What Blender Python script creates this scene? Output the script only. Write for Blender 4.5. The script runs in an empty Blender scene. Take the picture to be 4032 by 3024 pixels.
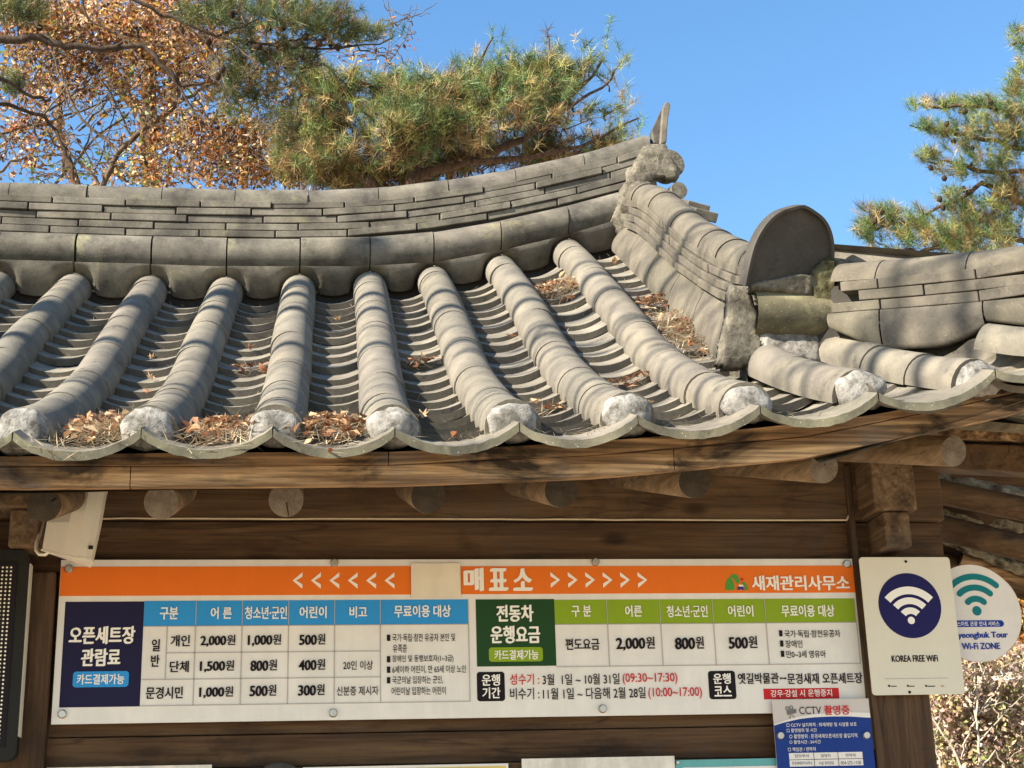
import bpy, math, random
import numpy as np
from mathutils import Vector, Matrix, noise
random.seed(7); np.random.seed(7)
SC = bpy.context.scene; COL = SC.collection
rad = math.radians

# ------------------------------------------------------------------ camera
CAM = np.array([0.7468246, -5.01240044, -1.029236])
YAW, PITCH, ROLL = rad(8.2701828), rad(17.98040157), rad(-1.75041959)
F, CX, CY, KD = 6066.0, 2016.0, 1512.0, 4032 / 2212
def cam_axes():
    r = np.array([math.cos(YAW), -math.sin(YAW), 0]); f = np.array([math.sin(YAW), math.cos(YAW), 0]); u = np.array([0, 0, 1.0])
    f2 = f * math.cos(PITCH) + u * math.sin(PITCH); u2 = u * math.cos(PITCH) - f * math.sin(PITCH)
    return r * math.cos(ROLL) + u2 * math.sin(ROLL), u2 * math.cos(ROLL) - r * math.sin(ROLL), f2
RR, UU, FF = cam_axes()
cd = bpy.data.cameras.new('camera'); cam = bpy.data.objects.new('camera', cd); COL.objects.link(cam)
cd.sensor_width = 36; cd.lens = F / 4032 * 36; cd.clip_start = .05; cd.clip_end = 2000
M = Matrix.Identity(4)
for i in range(3):
    M[i][0], M[i][1], M[i][2], M[i][3] = RR[i], UU[i], -FF[i], CAM[i]
cam.matrix_world = M; SC.camera = cam
def atP(px, py, P0, n):            # point of the survey ray through a photo pixel on a plane
    d = FF + RR * (px - CX) / F - UU * (py - CY) / F
    n = np.array(n, float); t = ((np.array(P0, float) - CAM) @ n) / (d @ n); return CAM + t * d
def at(px, py, Y): return atP(px, py, (0, Y, 0), (0, 1, 0))
def ad(dx, dy, Y): return at(dx * KD, dy * KD, Y)

# ------------------------------------------------------------------ sky, sun, exposure
SUN = Vector((-.80, -.36, .60)).normalized()
w = bpy.data.worlds.new('World'); SC.world = w; w.use_nodes = True
nt = w.node_tree; bg = nt.nodes['Background']
sk = nt.nodes.new('ShaderNodeTexSky'); sk.sky_type = 'NISHITA'; sk.sun_disc = False
sk.sun_elevation = math.asin(SUN.z); sk.sun_rotation = math.atan2(SUN.x, SUN.y)
sk.air_density = 1.25; sk.dust_density = .35; sk.ozone_density = 2.2; sk.altitude = 200
hs = nt.nodes.new('ShaderNodeHueSaturation'); hs.inputs['Saturation'].default_value = 1.22; hs.inputs['Value'].default_value = 1.0
nt.links.new(sk.outputs[0], hs.inputs['Color']); nt.links.new(hs.outputs[0], bg.inputs[0]); bg.inputs[1].default_value = .080
sd = bpy.data.lights.new('sun', 'SUN'); sd.energy = 5.0; sd.angle = rad(.55); sd.color = (1, .90, .75)
so = bpy.data.objects.new('sun', sd); COL.objects.link(so); so.rotation_euler = SUN.to_track_quat('Z', 'Y').to_euler(); so.location = (-20, -8, 16)
SC.view_settings.view_transform = 'Standard'; SC.view_settings.look = 'None'
SC.view_settings.exposure = 1.76; SC.view_settings.gamma = 1; SC.view_settings.use_curve_mapping = False
SC.render.engine = 'CYCLES'
try:
    SC.cycles.use_denoising = True; SC.cycles.max_bounces = 8; SC.cycles.diffuse_bounces = 4; SC.cycles.transparent_max_bounces = 8
except Exception: pass

# ------------------------------------------------------------------ materials
def lin(h):
    h = h.lstrip('#'); v = [int(h[i:i + 2], 16) / 255 for i in (0, 2, 4)]
    return tuple(((c + .055) / 1.055) ** 2.4 if c > .04 else c / 12.92 for c in v) + (1,)
def newmat(name, rough=.8, spec=.3):
    m = bpy.data.materials.new(name); m.use_nodes = True; n = m.node_tree.nodes; b = n['Principled BSDF']
    b.inputs['Roughness'].default_value = rough; b.inputs['Specular IOR Level'].default_value = spec
    return m, n, m.node_tree.links, b
def ramp(n, stops):
    r = n.new('ShaderNodeValToRGB'); e = r.color_ramp.elements
    while len(e) < len(stops): e.new(.5)
    for k, (p, c) in enumerate(stops):
        e[k].position = p; e[k].color = c if len(c) == 4 else (*c, 1)
    return r
def tex(n, l, kind, vec, **kw):
    t = n.new('ShaderNodeTex' + kind)
    for a, v in kw.items():
        if a in t.inputs: t.inputs[a].default_value = v
        else: setattr(t, a, v)
    l.new(vec, t.inputs['Vector']); return t
def mapped(n, l, scale=(1, 1, 1), rot=(0, 0, 0), out='Object'):
    tc = n.new('ShaderNodeTexCoord'); mp = n.new('ShaderNodeMapping')
    mp.inputs['Scale'].default_value = scale; mp.inputs['Rotation'].default_value = rot
    l.new(tc.outputs[out], mp.inputs['Vector']); return mp.outputs[0]
def mix(n, l, fac, a, b, mode='MIX'):
    m = n.new('ShaderNodeMix'); m.data_type = 'RGBA'; m.blend_type = mode
    for s, v in ((0, fac), (6, a), (7, b)):
        if isinstance(v, (int, float, tuple)): m.inputs[s].default_value = v
        else: l.new(v, m.inputs[s])
    return m.outputs[2]
def bump(n, l, b, h, strength, dist):
    bp = n.new('ShaderNodeBump'); bp.inputs['Strength'].default_value = strength; bp.inputs['Distance'].default_value = dist
    l.new(h, bp.inputs['Height']); l.new(bp.outputs[0], b.inputs['Normal'])

def m_tile(name, base, dark, lichen=.25, speck=.5, rough=.9, lichc=(.34, .32, .16)):
    m, n, l, b = newmat(name, rough, .2); v = mapped(n, l)
    at_ = n.new('ShaderNodeAttribute'); at_.attribute_name = 'tone'
    a = tex(n, l, 'Noise', v, Scale=7., Detail=6., Roughness=.6)
    c = mix(n, l, ramp_out(n, l, a, [(.35, (0, 0, 0)), (.68, (1, 1, 1))]), (*dark, 1), (*base, 1))
    f = tex(n, l, 'Noise', v, Scale=90., Detail=4., Roughness=.7)
    c = mix(n, l, .5, c, ramp_out(n, l, f, [(.3, (.45, .45, .45)), (.7, (.62, .61, .58))]), 'OVERLAY')
    d = tex(n, l, 'Noise', v, Scale=3.2, Detail=7., Roughness=.7, Distortion=.6)
    c = mix(n, l, ramp_out(n, l, d, [(.58, (0, 0, 0)), (.70, (lichen,) * 3)]), c, (*lichc, 1))
    s = tex(n, l, 'Voronoi', v, Scale=70.)
    c = mix(n, l, ramp_out(n, l, s, [(.0, (speck,) * 3), (.13, (0, 0, 0))], 'Distance'), c, (.55, .54, .5, 1))
    e = tex(n, l, 'Noise', v, Scale=11., Detail=5., Roughness=.75)
    c = mix(n, l, ramp_out(n, l, e, [(.57, (0, 0, 0)), (.72, (.62,) * 3)]), c, tuple(x * .35 for x in dark) + (1,))
    mm = n.new('ShaderNodeMix'); mm.data_type = 'RGBA'; mm.blend_type = 'MULTIPLY'; mm.inputs[0].default_value = 1
    l.new(c, mm.inputs[6]); l.new(at_.outputs['Color'], mm.inputs[7]); l.new(mm.outputs[2], b.inputs['Base Color'])
    bump(n, l, b, f.outputs[0], .35, .004); return m
def ramp_out(n, l, t, stops, out=0):
    r = ramp(n, stops); l.new(t.outputs[out], r.inputs[0]); return r.outputs[0]

def m_wood(name, axis, cols, stain=.6, grain=1., rough=.75, knots=True, streak=.45):
    m, n, l, b = newmat(name, rough, .25)
    s = [16., 16., 16.]; s[axis] = .9
    v = mapped(n, l, tuple(x * grain for x in s))
    a = tex(n, l, 'Noise', v, Scale=1.6, Detail=9., Roughness=.62, Distortion=.9)
    c = ramp_out(n, l, a, [(.30, cols[0]), (.5, cols[1]), (.72, cols[2])])
    s2 = [4.5, 4.5, 4.5]; s2[axis] = 2.0
    v2 = mapped(n, l, tuple(s2))
    d = tex(n, l, 'Noise', v2, Scale=1.3, Detail=5., Roughness=.6, Distortion=.4)
    c = mix(n, l, ramp_out(n, l, d, [(.51, (0, 0, 0)), (.60, (stain,) * 3)]), c, tuple(x * .30 for x in cols[0][:3]) + (1,))
    if knots:
        s3 = [4.5, 4.5, 4.5]; s3[axis] = 2.2
        kq = tex(n, l, 'Voronoi', mapped(n, l, tuple(s3)), Scale=1.)
        c = mix(n, l, ramp_out(n, l, kq, [(.05, (.8,) * 3), (.13, (0, 0, 0))], 'Distance'), c, tuple(x * .3 for x in cols[0][:3]) + (1,))
    s5 = [11., 11., 11.]; s5[axis] = .55
    cr = tex(n, l, 'Noise', mapped(n, l, tuple(s5)), Scale=1., Detail=2., Distortion=.25)
    c = mix(n, l, ramp_out(n, l, cr, [(.476, (0, 0, 0)), (.485, (.6,) * 3), (.494, (0, 0, 0))]), c, tuple(x * .18 for x in cols[0][:3]) + (1,))
    gw = tex(n, l, 'Noise', mapped(n, l, (2.3, 2.3, 2.3)), Scale=1.3, Detail=6., Roughness=.7)
    c = mix(n, l, ramp_out(n, l, gw, [(.52, (0, 0, 0)), (.70, (.55,) * 3)]), c, tuple(.8 * sum(cols[1][:3]) / 3 + .2 * q for q in cols[1][:3]) + (1,))
    s4 = [70., 70., 70.]; s4[axis] = 3.
    g = tex(n, l, 'Noise', mapped(n, l, tuple(s4)), Scale=1.2, Detail=4.)
    c = mix(n, l, streak, c, ramp_out(n, l, g, [(.32, (.22, .22, .22)), (.68, (.70, .70, .70))]), 'OVERLAY')
    l.new(c, b.inputs['Base Color']); bump(n, l, b, g.outputs[0], .4, .004); return m
def m_flat(name, col, rough=.45, spec=.4, var=.06, metal=0.):
    m, n, l, b = newmat(name, rough, spec); v = mapped(n, l)
    a = tex(n, l, 'Noise', v, Scale=9., Detail=6., Roughness=.65)
    k = tuple(max(0, x * (1 - var * 2)) for x in col[:3]) + (1,); k2 = tuple(min(1, x * (1 + var)) for x in col[:3]) + (1,)
    st = tex(n, l, 'Noise', mapped(n, l, (16, 16, 1.6)), Scale=1., Detail=5., Roughness=.7)
    c = mix(n, l, 1., ramp_out(n, l, a, [(.3, k), (.7, k2)]), ramp_out(n, l, st, [(.35, (1 - var * 1.6,) * 3), (.62, (1, 1, 1))]), 'MULTIPLY')
    l.new(c, b.inputs['Base Color'])
    b.inputs['Metallic'].default_value = metal; return m
def m_mortar(name, base, dark):
    m, n, l, b = newmat(name, .95, .15); v = mapped(n, l)
    a = tex(n, l, 'Noise', v, Scale=14., Detail=8., Roughness=.7)
    c = ramp_out(n, l, a, [(.38, dark), (.50, tuple(x * .72 for x in base)), (.62, base)])
    f = tex(n, l, 'Voronoi', v, Scale=55.)
    c = mix(n, l, .6, c, ramp_out(n, l, f, [(.1, (.3, .3, .3)), (.6, (.62, .61, .6))], 'Distance'), 'OVERLAY')
    l.new(c, b.inputs['Base Color'])
    h = tex(n, l, 'Noise', v, Scale=60., Detail=6., Roughness=.75); bump(n, l, b, h.outputs[0], .9, .012); return m
def m_attr(name, rough=.55, transl=.25, spec=.3):
    m, n, l, b = newmat(name, rough, spec)
    t = n.new('ShaderNodeAttribute'); t.attribute_name = 'tone'
    l.new(t.outputs['Color'], b.inputs['Base Color'])
    if transl:
        tr = n.new('ShaderNodeBsdfTranslucent'); l.new(t.outputs['Color'], tr.inputs[0])
        mx = n.new('ShaderNodeMixShader'); mx.inputs[0].default_value = transl
        l.new(b.outputs[0], mx.inputs[1]); l.new(tr.outputs[0], mx.inputs[2]); l.new(mx.outputs[0], n['Material Output'].inputs[0])
    return m
def m_bark(name, c0, c1):
    m, n, l, b = newmat(name, .95, .1); v = mapped(n, l, (1, 1, .35))
    a = tex(n, l, 'Noise', v, Scale=28., Detail=6., Roughness=.7)
    l.new(ramp_out(n, l, a, [(.35, c0), (.65, c1)]), b.inputs['Base Color']); bump(n, l, b, a.outputs[0], .8, .02); return m
def m_endgrain(name, cols):
    m, n, l, b = newmat(name, .9, .1); v = mapped(n, l, (1, .15, 1))
    wv = n.new('ShaderNodeTexWave'); wv.wave_type = 'RINGS'; wv.rings_direction = 'SPHERICAL'
    wv.inputs['Scale'].default_value = 42; wv.inputs['Distortion'].default_value = 2.5; wv.inputs['Detail'].default_value = 3
    l.new(v, wv.inputs['Vector'])
    a = tex(n, l, 'Noise', mapped(n, l), Scale=26., Detail=7., Roughness=.7)
    c = mix(n, l, .75, ramp_out(n, l, wv, [(0, cols[0]), (1, cols[1])]), ramp_out(n, l, a, [(.35, cols[0]), (.65, cols[2])]))
    l.new(c, b.inputs['Base Color']); bump(n, l, b, a.outputs[0], .5, .006); return m

MT = {}
MT['tile'] = m_tile('roof tile', (.172, .155, .124), (.096, .088, .076), lichen=.15, speck=.3)
MT['ridge'] = m_tile('ridge tile', (.152, .139, .114), (.056, .051, .044), lichen=.4, speck=.5)
MT['dark'] = m_tile('dark tile', (.066, .060, .052), (.044, .04, .035), lichen=.1, speck=.15)
MT['warm'] = m_tile('warm tile', (.126, .112, .087), (.062, .056, .046), lichen=.15, speck=.4)
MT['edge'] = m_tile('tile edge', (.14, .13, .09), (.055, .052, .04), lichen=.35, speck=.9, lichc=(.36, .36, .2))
MT['mortar'] = m_mortar('white mortar', (.31, .30, .275), (.10, .095, .083))
MT['mortar_d'] = m_mortar('dirty plaster', (.30, .26, .18), (.04, .03, .02))
MT['mortar_g'] = m_mortar('grey mortar', (.18, .163, .127), (.07, .062, .048))
MT['mortar_m'] = m_mortar('mossy mortar', (.12, .11, .06), (.035, .032, .014))
MT['fascia'] = m_wood('weathered board', 0, [(.045, .024, .011), (.20, .115, .054), (.50, .34, .19)], stain=.95, grain=.8, streak=.95)
MT['wall'] = m_wood('dark board', 0, [(.042, .020, .009), (.078, .042, .019), (.115, .067, .032)], stain=.5)
MT['beam'] = m_wood('brown beam', 0, [(.062, .033, .015), (.10, .058, .028), (.14, .085, .044)], stain=.5, grain=.6)
MT['beam_y'] = m_wood('brown beam end', 1, [(.06, .034, .018), (.12, .074, .04), (.20, .135, .08)], stain=.6)
MT['post'] = m_wood('dark post', 2, [(.034, .018, .009), (.066, .037, .019), (.105, .063, .034)], stain=.4)
MT['rafter'] = m_wood('rafter wood', 1, [(.10, .06, .03), (.21, .14, .078), (.32, .225, .135)], stain=.45, grain=.7, knots=False)
MT['endg'] = m_endgrain('end grain', [(.075, .058, .042), (.13, .105, .08), (.2, .165, .13)])
MT['endd'] = m_endgrain('dark end grain', [(.025, .019, .014), (.045, .036, .028), (.06, .05, .04)])
MT['soffit'] = m_flat('soffit plaster', (.28, .23, .15), .95, .1, .3)
MT['white'] = m_flat('white acrylic', (.68, .65, .605), .3, .5, .04)
MT['cream'] = m_flat('cream panel', (.60, .56, .45), .35, .4, .015)
MT['paper'] = m_flat('taped paper', (.68, .61, .49), .6, .3, .05)
MT['orange'] = m_flat('orange film', lin('#d96c1c'), .55, .2, .02)
MT['navy'] = m_flat('navy film', (.014, .013, .046, 1), .6, .12, .02)
MT['blue'] = m_flat('sky blue film', lin('#2a8bd0'), .55, .2, .02)
MT['dgreen'] = m_flat('dark green film', (.016, .055, .018, 1), .6, .12, .02)
MT['lgreen'] = m_flat('lime green film', lin('#7f9a1c'), .55, .2, .02)
MT['black'] = m_flat('black print', (.012, .009, .012), .6, .12, 0)
MT['red'] = m_flat('red print', (.50, .018, .022), .6, .15, .02)
MT['line'] = m_flat('grey line', (.36, .33, .31), .4, .3, 0)
MT['wtext'] = m_flat('white print', (.76, .73, .67), .4, .4, 0)
MT['lgo_g'] = m_flat('logo green', lin('#3f8a2a'), .4, .4, 0)
MT['lgo_b'] = m_flat('logo blue', lin('#1f3a8c'), .6, .12, 0)
MT['wifi'] = m_flat('wifi navy', (.014, .013, .080), .6, .12, .02)
MT['teal'] = m_flat('teal print', (.006, .155, .17), .6, .15, .02)
MT['cblue'] = m_flat('cctv blue', (.013, .040, .20), .6, .12, .02)
MT['cgrey'] = m_flat('cctv grey', (.50, .45, .42), .35, .4, .02)
MT['frame'] = m_flat('dark display frame', (.014, .0135, .011), .6, .2, .1)
MT['led'] = m_flat('led dot', (.75, .70, .55), .3, .5, 0)
MT['steel'] = m_flat('steel', (.55, .52, .47), .42, .5, .1, 1.)
MT['shell'] = m_flat('cream plastic shell', (.66, .61, .51), .4, .45, .02)
MT['shell2'] = m_flat('grey cream grille', (.58, .55, .47), .55, .3, .04)
MT['yellow'] = m_flat('yellow border', (.62, .45, .08), .4, .4, .05)
MT['tealb'] = m_flat('teal border', (.10, .34, .34), .4, .4, .05)
MT['sheet'] = m_flat('aged white paper', (.70, .66, .58), .5, .4, .14)
MT['caulk'] = m_flat('caulk', (.5, .42, .3), .7, .2, .1)
MT['needle'] = m_attr('pine needles', .5, .25)
MT['leaf'] = m_attr('autumn leaves', .6, .28)
MT['dryleaf'] = m_attr('dry leaves', .7, .25)
MT['bark'] = m_bark('pine bark', (.05, .03, .02), (.13, .085, .06))
MT['bark2'] = m_bark('dark bark', (.03, .022, .017), (.085, .062, .046))
MT['bark4'] = m_bark('brown bark', (.05, .036, .026), (.17, .125, .085))
MT['bark3'] = m_bark('pale bark', (.32, .27, .2), (.55, .48, .38))
MT['cone'] = m_bark('pine cone', (.02, .014, .01), (.06, .04, .028))

# ------------------------------------------------------------------ mesh builder
class MB:
    def __init__(s): s.v = []; s.f = []; s.m = []; s.t = []; s.sm = []; s.n = 0
    def add(s, verts, faces, mi=0, tone=(1, 1, 1), smooth=False):
        o = s.n; verts = [tuple(map(float, p)) for p in verts]
        s.v += verts; s.n += len(verts); s.t += [tone] * len(verts)
        for f in faces: s.f.append([o + i for i in f]); s.m.append(mi); s.sm.append(smooth)
    def grid(s, P, mi=0, tone=(1, 1, 1), smooth=True, flip=False):
        P = np.asarray(P, float); a, b = P.shape[:2]; F = []
        for i in range(a - 1):
            for j in range(b - 1):
                q = [i * b + j, i * b + j + 1, (i + 1) * b + j + 1, (i + 1) * b + j]
                F.append(q[::-1] if flip else q)
        s.add(P.reshape(-1, 3), F, mi, tone, smooth)
    def box(s, c, h, ax=None, mi=0, tone=(1, 1, 1)):
        c = np.array(c, float); ax = np.eye(3) if ax is None else np.array(ax, float)
        V = [c + ax[0] * h[0] * x + ax[1] * h[1] * y + ax[2] * h[2] * z for x in (-1, 1) for y in (-1, 1) for z in (-1, 1)]
        s.add(V, [(0, 1, 3, 2), (4, 6, 7, 5), (0, 4, 5, 1), (2, 3, 7, 6), (0, 2, 6, 4), (1, 5, 7, 3)], mi, tone)
    def bb(s, x0, x1, y0, y1, z0, z1, mi=0, tone=(1, 1, 1)):
        s.box(((x0 + x1) / 2, (y0 + y1) / 2, (z0 + z1) / 2), ((x1 - x0) / 2, (y1 - y0) / 2, (z1 - z0) / 2), None, mi, tone)
    def hexa(s, V8, mi=0, tone=(1, 1, 1)):   # V8: bottom 4 then top 4 (same order)
        s.add(V8, [(3, 2, 1, 0), (4, 5, 6, 7), (0, 1, 5, 4), (1, 2, 6, 5), (2, 3, 7, 6), (3, 0, 4, 7)], mi, tone)
    def tube(s, path, r, seg=8, mi=0, tone=(1, 1, 1), cap=True, smooth=True, capmi=None):
        path = [np.array(p, float) for p in path]; n = len(path); rs = r if hasattr(r, '__len__') else [r] * n
        V = []; pu = None
        for i in range(n):
            t = path[min(i + 1, n - 1)] - path[max(i - 1, 0)]; t /= (np.linalg.norm(t) + 1e-9)
            if pu is None:
                pu = np.cross(t, [0, 0, 1.0]);
                if np.linalg.norm(pu) < .1: pu = np.cross(t, [1.0, 0, 0])
            pu = pu - t * (pu @ t); pu /= (np.linalg.norm(pu) + 1e-9); q = np.cross(t, pu)
            for k in range(seg):
                a = 2 * math.pi * k / seg; V.append(path[i] + rs[i] * (math.cos(a) * pu + math.sin(a) * q))
        Fc = [(i * seg + k, i * seg + (k + 1) % seg, (i + 1) * seg + (k + 1) % seg, (i + 1) * seg + k) for i in range(n - 1) for k in range(seg)]
        s.add(V, Fc, mi, tone, smooth)
        if cap:
            for base, rev in ((0, True), ((n - 1) * seg, False)):
                ring = V[base:base + seg]; s.add(ring, [tuple(range(seg))[::-1] if rev else tuple(range(seg))], mi if capmi is None else capmi, tone)
    def prism(s, pts, c, ux, uy, d, mi=0, tone=(1, 1, 1), smooth=False):   # outline (a,b) in plane ux,uy, thickness vector d
        c, ux, uy, d = (np.array(q, float) for q in (c, ux, uy, d)); n = len(pts)
        A = [c + ux * a + uy * b for a, b in pts]; B = [p + d for p in A]
        s.add(A + B, [tuple(range(n))[::-1], tuple(range(n, 2 * n))], mi, tone)
        s.add(A + B, [(i, (i + 1) % n, n + (i + 1) % n, n + i) for i in range(n)], mi, tone, smooth)
    def lump(s, c, h, ax=None, mi=0, amp=.15, seed=0, pw=2.6, seg=20, freq=9., tone=(1, 1, 1)):
        ax = np.eye(3) if ax is None else np.array(ax, float); c = np.array(c, float); V = []; rg = seg // 2
        sg = lambda x, e: math.copysign(abs(x) ** e, x); e = 2 / pw
        for i in range(rg + 1):
            th = math.pi * (i / rg - .5)
            for k in range(seg):
                ph = 2 * math.pi * k / seg
                p = np.array([sg(math.cos(th), e) * sg(math.cos(ph), e), sg(math.cos(th), e) * sg(math.sin(ph), e), sg(math.sin(th), e)])
                q = c + ax[0] * h[0] * p[0] + ax[1] * h[1] * p[1] + ax[2] * h[2] * p[2]
                nn = noise.noise(Vector(q) * freq + Vector((seed, 0, 0))) + .5 * noise.noise(Vector(q) * freq * 3.1 + Vector((seed, 3, 0)))
                V.append(q + (q - c) * amp * nn)
        Fc = [(i * seg + k, i * seg + (k + 1) % seg, (i + 1) * seg + (k + 1) % seg, (i + 1) * seg + k) for i in range(rg) for k in range(seg)]
        s.add(V, Fc, mi, tone, True)
    def build(s, name, mats, parent=None, bevel=0, origin=None):
        me = bpy.data.meshes.new(name); mats = mats if isinstance(mats, (list, tuple)) else [mats]
        V = np.array(s.v, float)
        og = np.array(ORG.get(parent.name, (0, 0, 0)) if parent else (0, 0, 0), float)
        o0 = og if origin is None else np.array(origin, float)
        me.from_pydata((V - o0).tolist(), [], s.f)
        for m in mats: me.materials.append(m)
        me.polygons.foreach_set('material_index', s.m); me.polygons.foreach_set('use_smooth', s.sm)
        ca = me.color_attributes.new('tone', 'FLOAT_COLOR', 'POINT')
        ca.data.foreach_set('color', np.c_[np.array(s.t, float), np.ones(len(s.t))].ravel())
        me.update(); ob = bpy.data.objects.new(name, me); COL.objects.link(ob)
        if parent: ob.parent = parent
        ob.location = o0 - og; ORG[ob.name] = tuple(o0)
        if bevel:
            b = ob.modifiers.new('bevel', 'BEVEL'); b.width = bevel; b.segments = 2; b.limit_method = 'ANGLE'
        return ob
ORG = {}
def fast_mesh(name, V, Fc, tone, mat, parent=None, smooth=False):   # V (n,3), Fc (m,k) all same size
    me = bpy.data.meshes.new(name); V = np.asarray(V, float); Fc = np.asarray(Fc, np.int32); k = Fc.shape[1]
    og = np.array(ORG.get(parent.name, (0, 0, 0)) if parent else (0, 0, 0), float)
    me.vertices.add(len(V)); me.vertices.foreach_set('co', (V - og).ravel())
    me.loops.add(Fc.size); me.loops.foreach_set('vertex_index', Fc.ravel())
    me.polygons.add(len(Fc)); me.polygons.foreach_set('loop_start', np.arange(0, Fc.size, k, dtype=np.int32))
    try: me.polygons.foreach_set('loop_total', np.full(len(Fc), k, np.int32))
    except Exception: pass
    ca = me.color_attributes.new('tone', 'FLOAT_COLOR', 'POINT'); ca.data.foreach_set('color', np.c_[tone, np.ones(len(V))].ravel())
    me.materials.append(mat); me.update(calc_edges=True); me.validate()
    ob = bpy.data.objects.new(name, me); COL.objects.link(ob)
    if parent: ob.parent = parent
    ORG[ob.name] = tuple(og); return ob
def tag(o, label, cat, group=None, kind=None):
    o['label'] = label
    if cat: o['category'] = cat
    if group: o['group'] = group
    if kind: o['kind'] = kind
    return o
def thing(name, loc, label, cat, group=None):
    o = bpy.data.objects.new(name, None); COL.objects.link(o); o.location = loc; o.empty_display_size = .1; ORG[o.name] = tuple(loc)
    return tag(o, label, cat, group)
rt = lambda a=.9, b=1.08: (lambda q: (q, q * random.uniform(.985, 1.01), q * random.uniform(.96, 1.01)))(random.uniform(a, b))
rn = lambda s: random.uniform(-s, s)
I = np.interp

# ------------------------------------------------------------------ ground
GZ = -2.63
m, n, l, b = newmat('sandy ground', .95, .1); v = mapped(n, l)
a = tex(n, l, 'Noise', v, Scale=.6, Detail=9., Roughness=.7)
l.new(ramp_out(n, l, a, [(.3, (.36, .29, .205)), (.7, (.50, .42, .31))]), b.inputs['Base Color'])
f = tex(n, l, 'Noise', v, Scale=30., Detail=5.); bump(n, l, b, f.outputs[0], .4, .02)
g = MB(); R_ = 900
g.add([(-R_, -R_, GZ), (R_, -R_, GZ), (R_, R_, GZ), (-R_, R_, GZ)], [(0, 1, 2, 3)])
tag(g.build('ground', m), 'pale sandy ground in front of and around the ticket booth', None, None, 'structure')

# ------------------------------------------------------------------ the booth and its roof
booth = thing('ticket_booth', (.7, .8, GZ), 'wooden ticket booth with a grey clay tiled hip and gable roof', 'building')
XE = [.024, .344, .68, .999, 1.332, 1.657, 2.002, 2.345]
XR = [.075, .412, .741, 1.062, 1.359, 1.678, 2.001, 2.345]
NL = 8
XE = [.024 - .330 * k for k in range(NL, 0, -1)] + XE
XR = [.075 - .334 * k for k in range(NL, 0, -1)] + XR
NC = len(XE)
def ze(x): return float(I(x, [-3, -1.2, .024, .344, .68, .999, 1.332, 1.657, 2.002, 2.345, 2.697, 3.05, 3.4], [.16, .105, .108, .120, .125, .129, .148, .172, .205, .246, .315, .415, .56]))
def zr(x): return float(I(x, [-3, -1.2, .075, .419, .741, 1.064, 1.359, 1.678, 2.001, 2.345], [1.70, 1.63, 1.622, 1.624, 1.645, 1.668, 1.703, 1.767, 1.859, 1.98]))
GS = [0, .149, .275, .398, .49, .617, .762, 1, 1.15]; GG = [0, .0986, .205, .318, .417, .57, .736, 1, 1.16]
YE, YR = -1.1, 1.58
def gs(s):     # smoothed profile
    return sum(float(I(s + d, GS, GG, left=(s + d) * .62)) for d in (-.05, 0, .05)) / 3 if s > .05 else float(I(s, GS, GG, left=s * .62))
def crest(i, y):           # crest line of cover row i (fractional i allowed)
    k = np.arange(NC); s = (y - YE) / (YR - YE)
    xe, xr = float(I(i, k, XE)), float(I(i, k, XR))
    x = xe + (xr - xe) * s; a, b_ = ze(xe) + .058, zr(xr)
    return np.array([x, y, a + (b_ - a) * gs(s)])
RC, SAG = .077, .086
def trough(i, u, y):       # point on the bed of the trough between rows i and i+1, u in 0..1
    A, B = crest(i, y), crest(i + 1, y); P = A + (B - A) * u
    P[2] -= .062 + SAG * (1 - (2 * u - 1) ** 2) ** .8 if 0 <= u <= 1 else .06
    return P
def half_row(mb, fn, ys, r0, r1, a0=-108, a1=108, seg=15, tone=(1, 1, 1), mi=0, lat=(0, 0)):
    pts = [np.array(fn(y), float) for y in ys]; G = []
    for j, p in enumerate(pts):
        t = pts[min(j + 1, len(pts) - 1)] - pts[max(j - 1, 0)]; t /= np.linalg.norm(t)
        sd_ = np.cross(t, [0, 0, 1.]); sd_ /= np.linalg.norm(sd_); up = np.cross(sd_, t)
        r = r0 + (r1 - r0) * j / (len(pts) - 1); c = p - up * r1 + sd_ * lat[0]
        G.append([c + r * (math.sin(rad(a)) * sd_ + math.cos(rad(a)) * up) for a in np.linspace(a0, a1, seg)])
    mb.grid(G, mi, tone, True); 
    # lower lip
    last = np.array(G[-1]); t = pts[-1] - pts[-2]; t /= np.linalg.norm(t)
    cc = last.mean(0); inner = last + (pts[-1] - last) * .0
    c = pts[-1] - np.cross(np.cross(t, [0, 0, 1.]) / np.linalg.norm(np.cross(t, [0, 0, 1.])), t) * r1
    inner = c + (last - c) * .82
    mb.grid([last, inner], mi, tone, False)

for i in range(NC):
    mb = MB(); y = YR + .02; k = 0
    yend = -.985 if i < NC - 1 else -.985
    first = True
    while y > yend + .02:
        L = random.uniform(.34, .44) if not first else random.uniform(.12, .3); first = False
        y2 = max(yend, y - L)
        if y2 - yend < .12: y2 = yend
        if i == NC - 1 and y > -.18:
            y = max(y2, -.18) if y2 > -.18 else -.18; continue
        half_row(mb, (lambda q: crest(i, q)) if i < NC - 1 else (lambda q: crest(i, q) - np.array([.065 * min(1, max(0, (q + .99) / .6)), 0, 0])), np.linspace(y + .012, y2, 6), RC - .0005, RC + .0012 + abs(rn(.0015)), tone=rt(.93, 1.07), lat=(rn(.004), 0)); y = y2
    mb.build('cover_tile_row', MT['tile'], booth)

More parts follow.
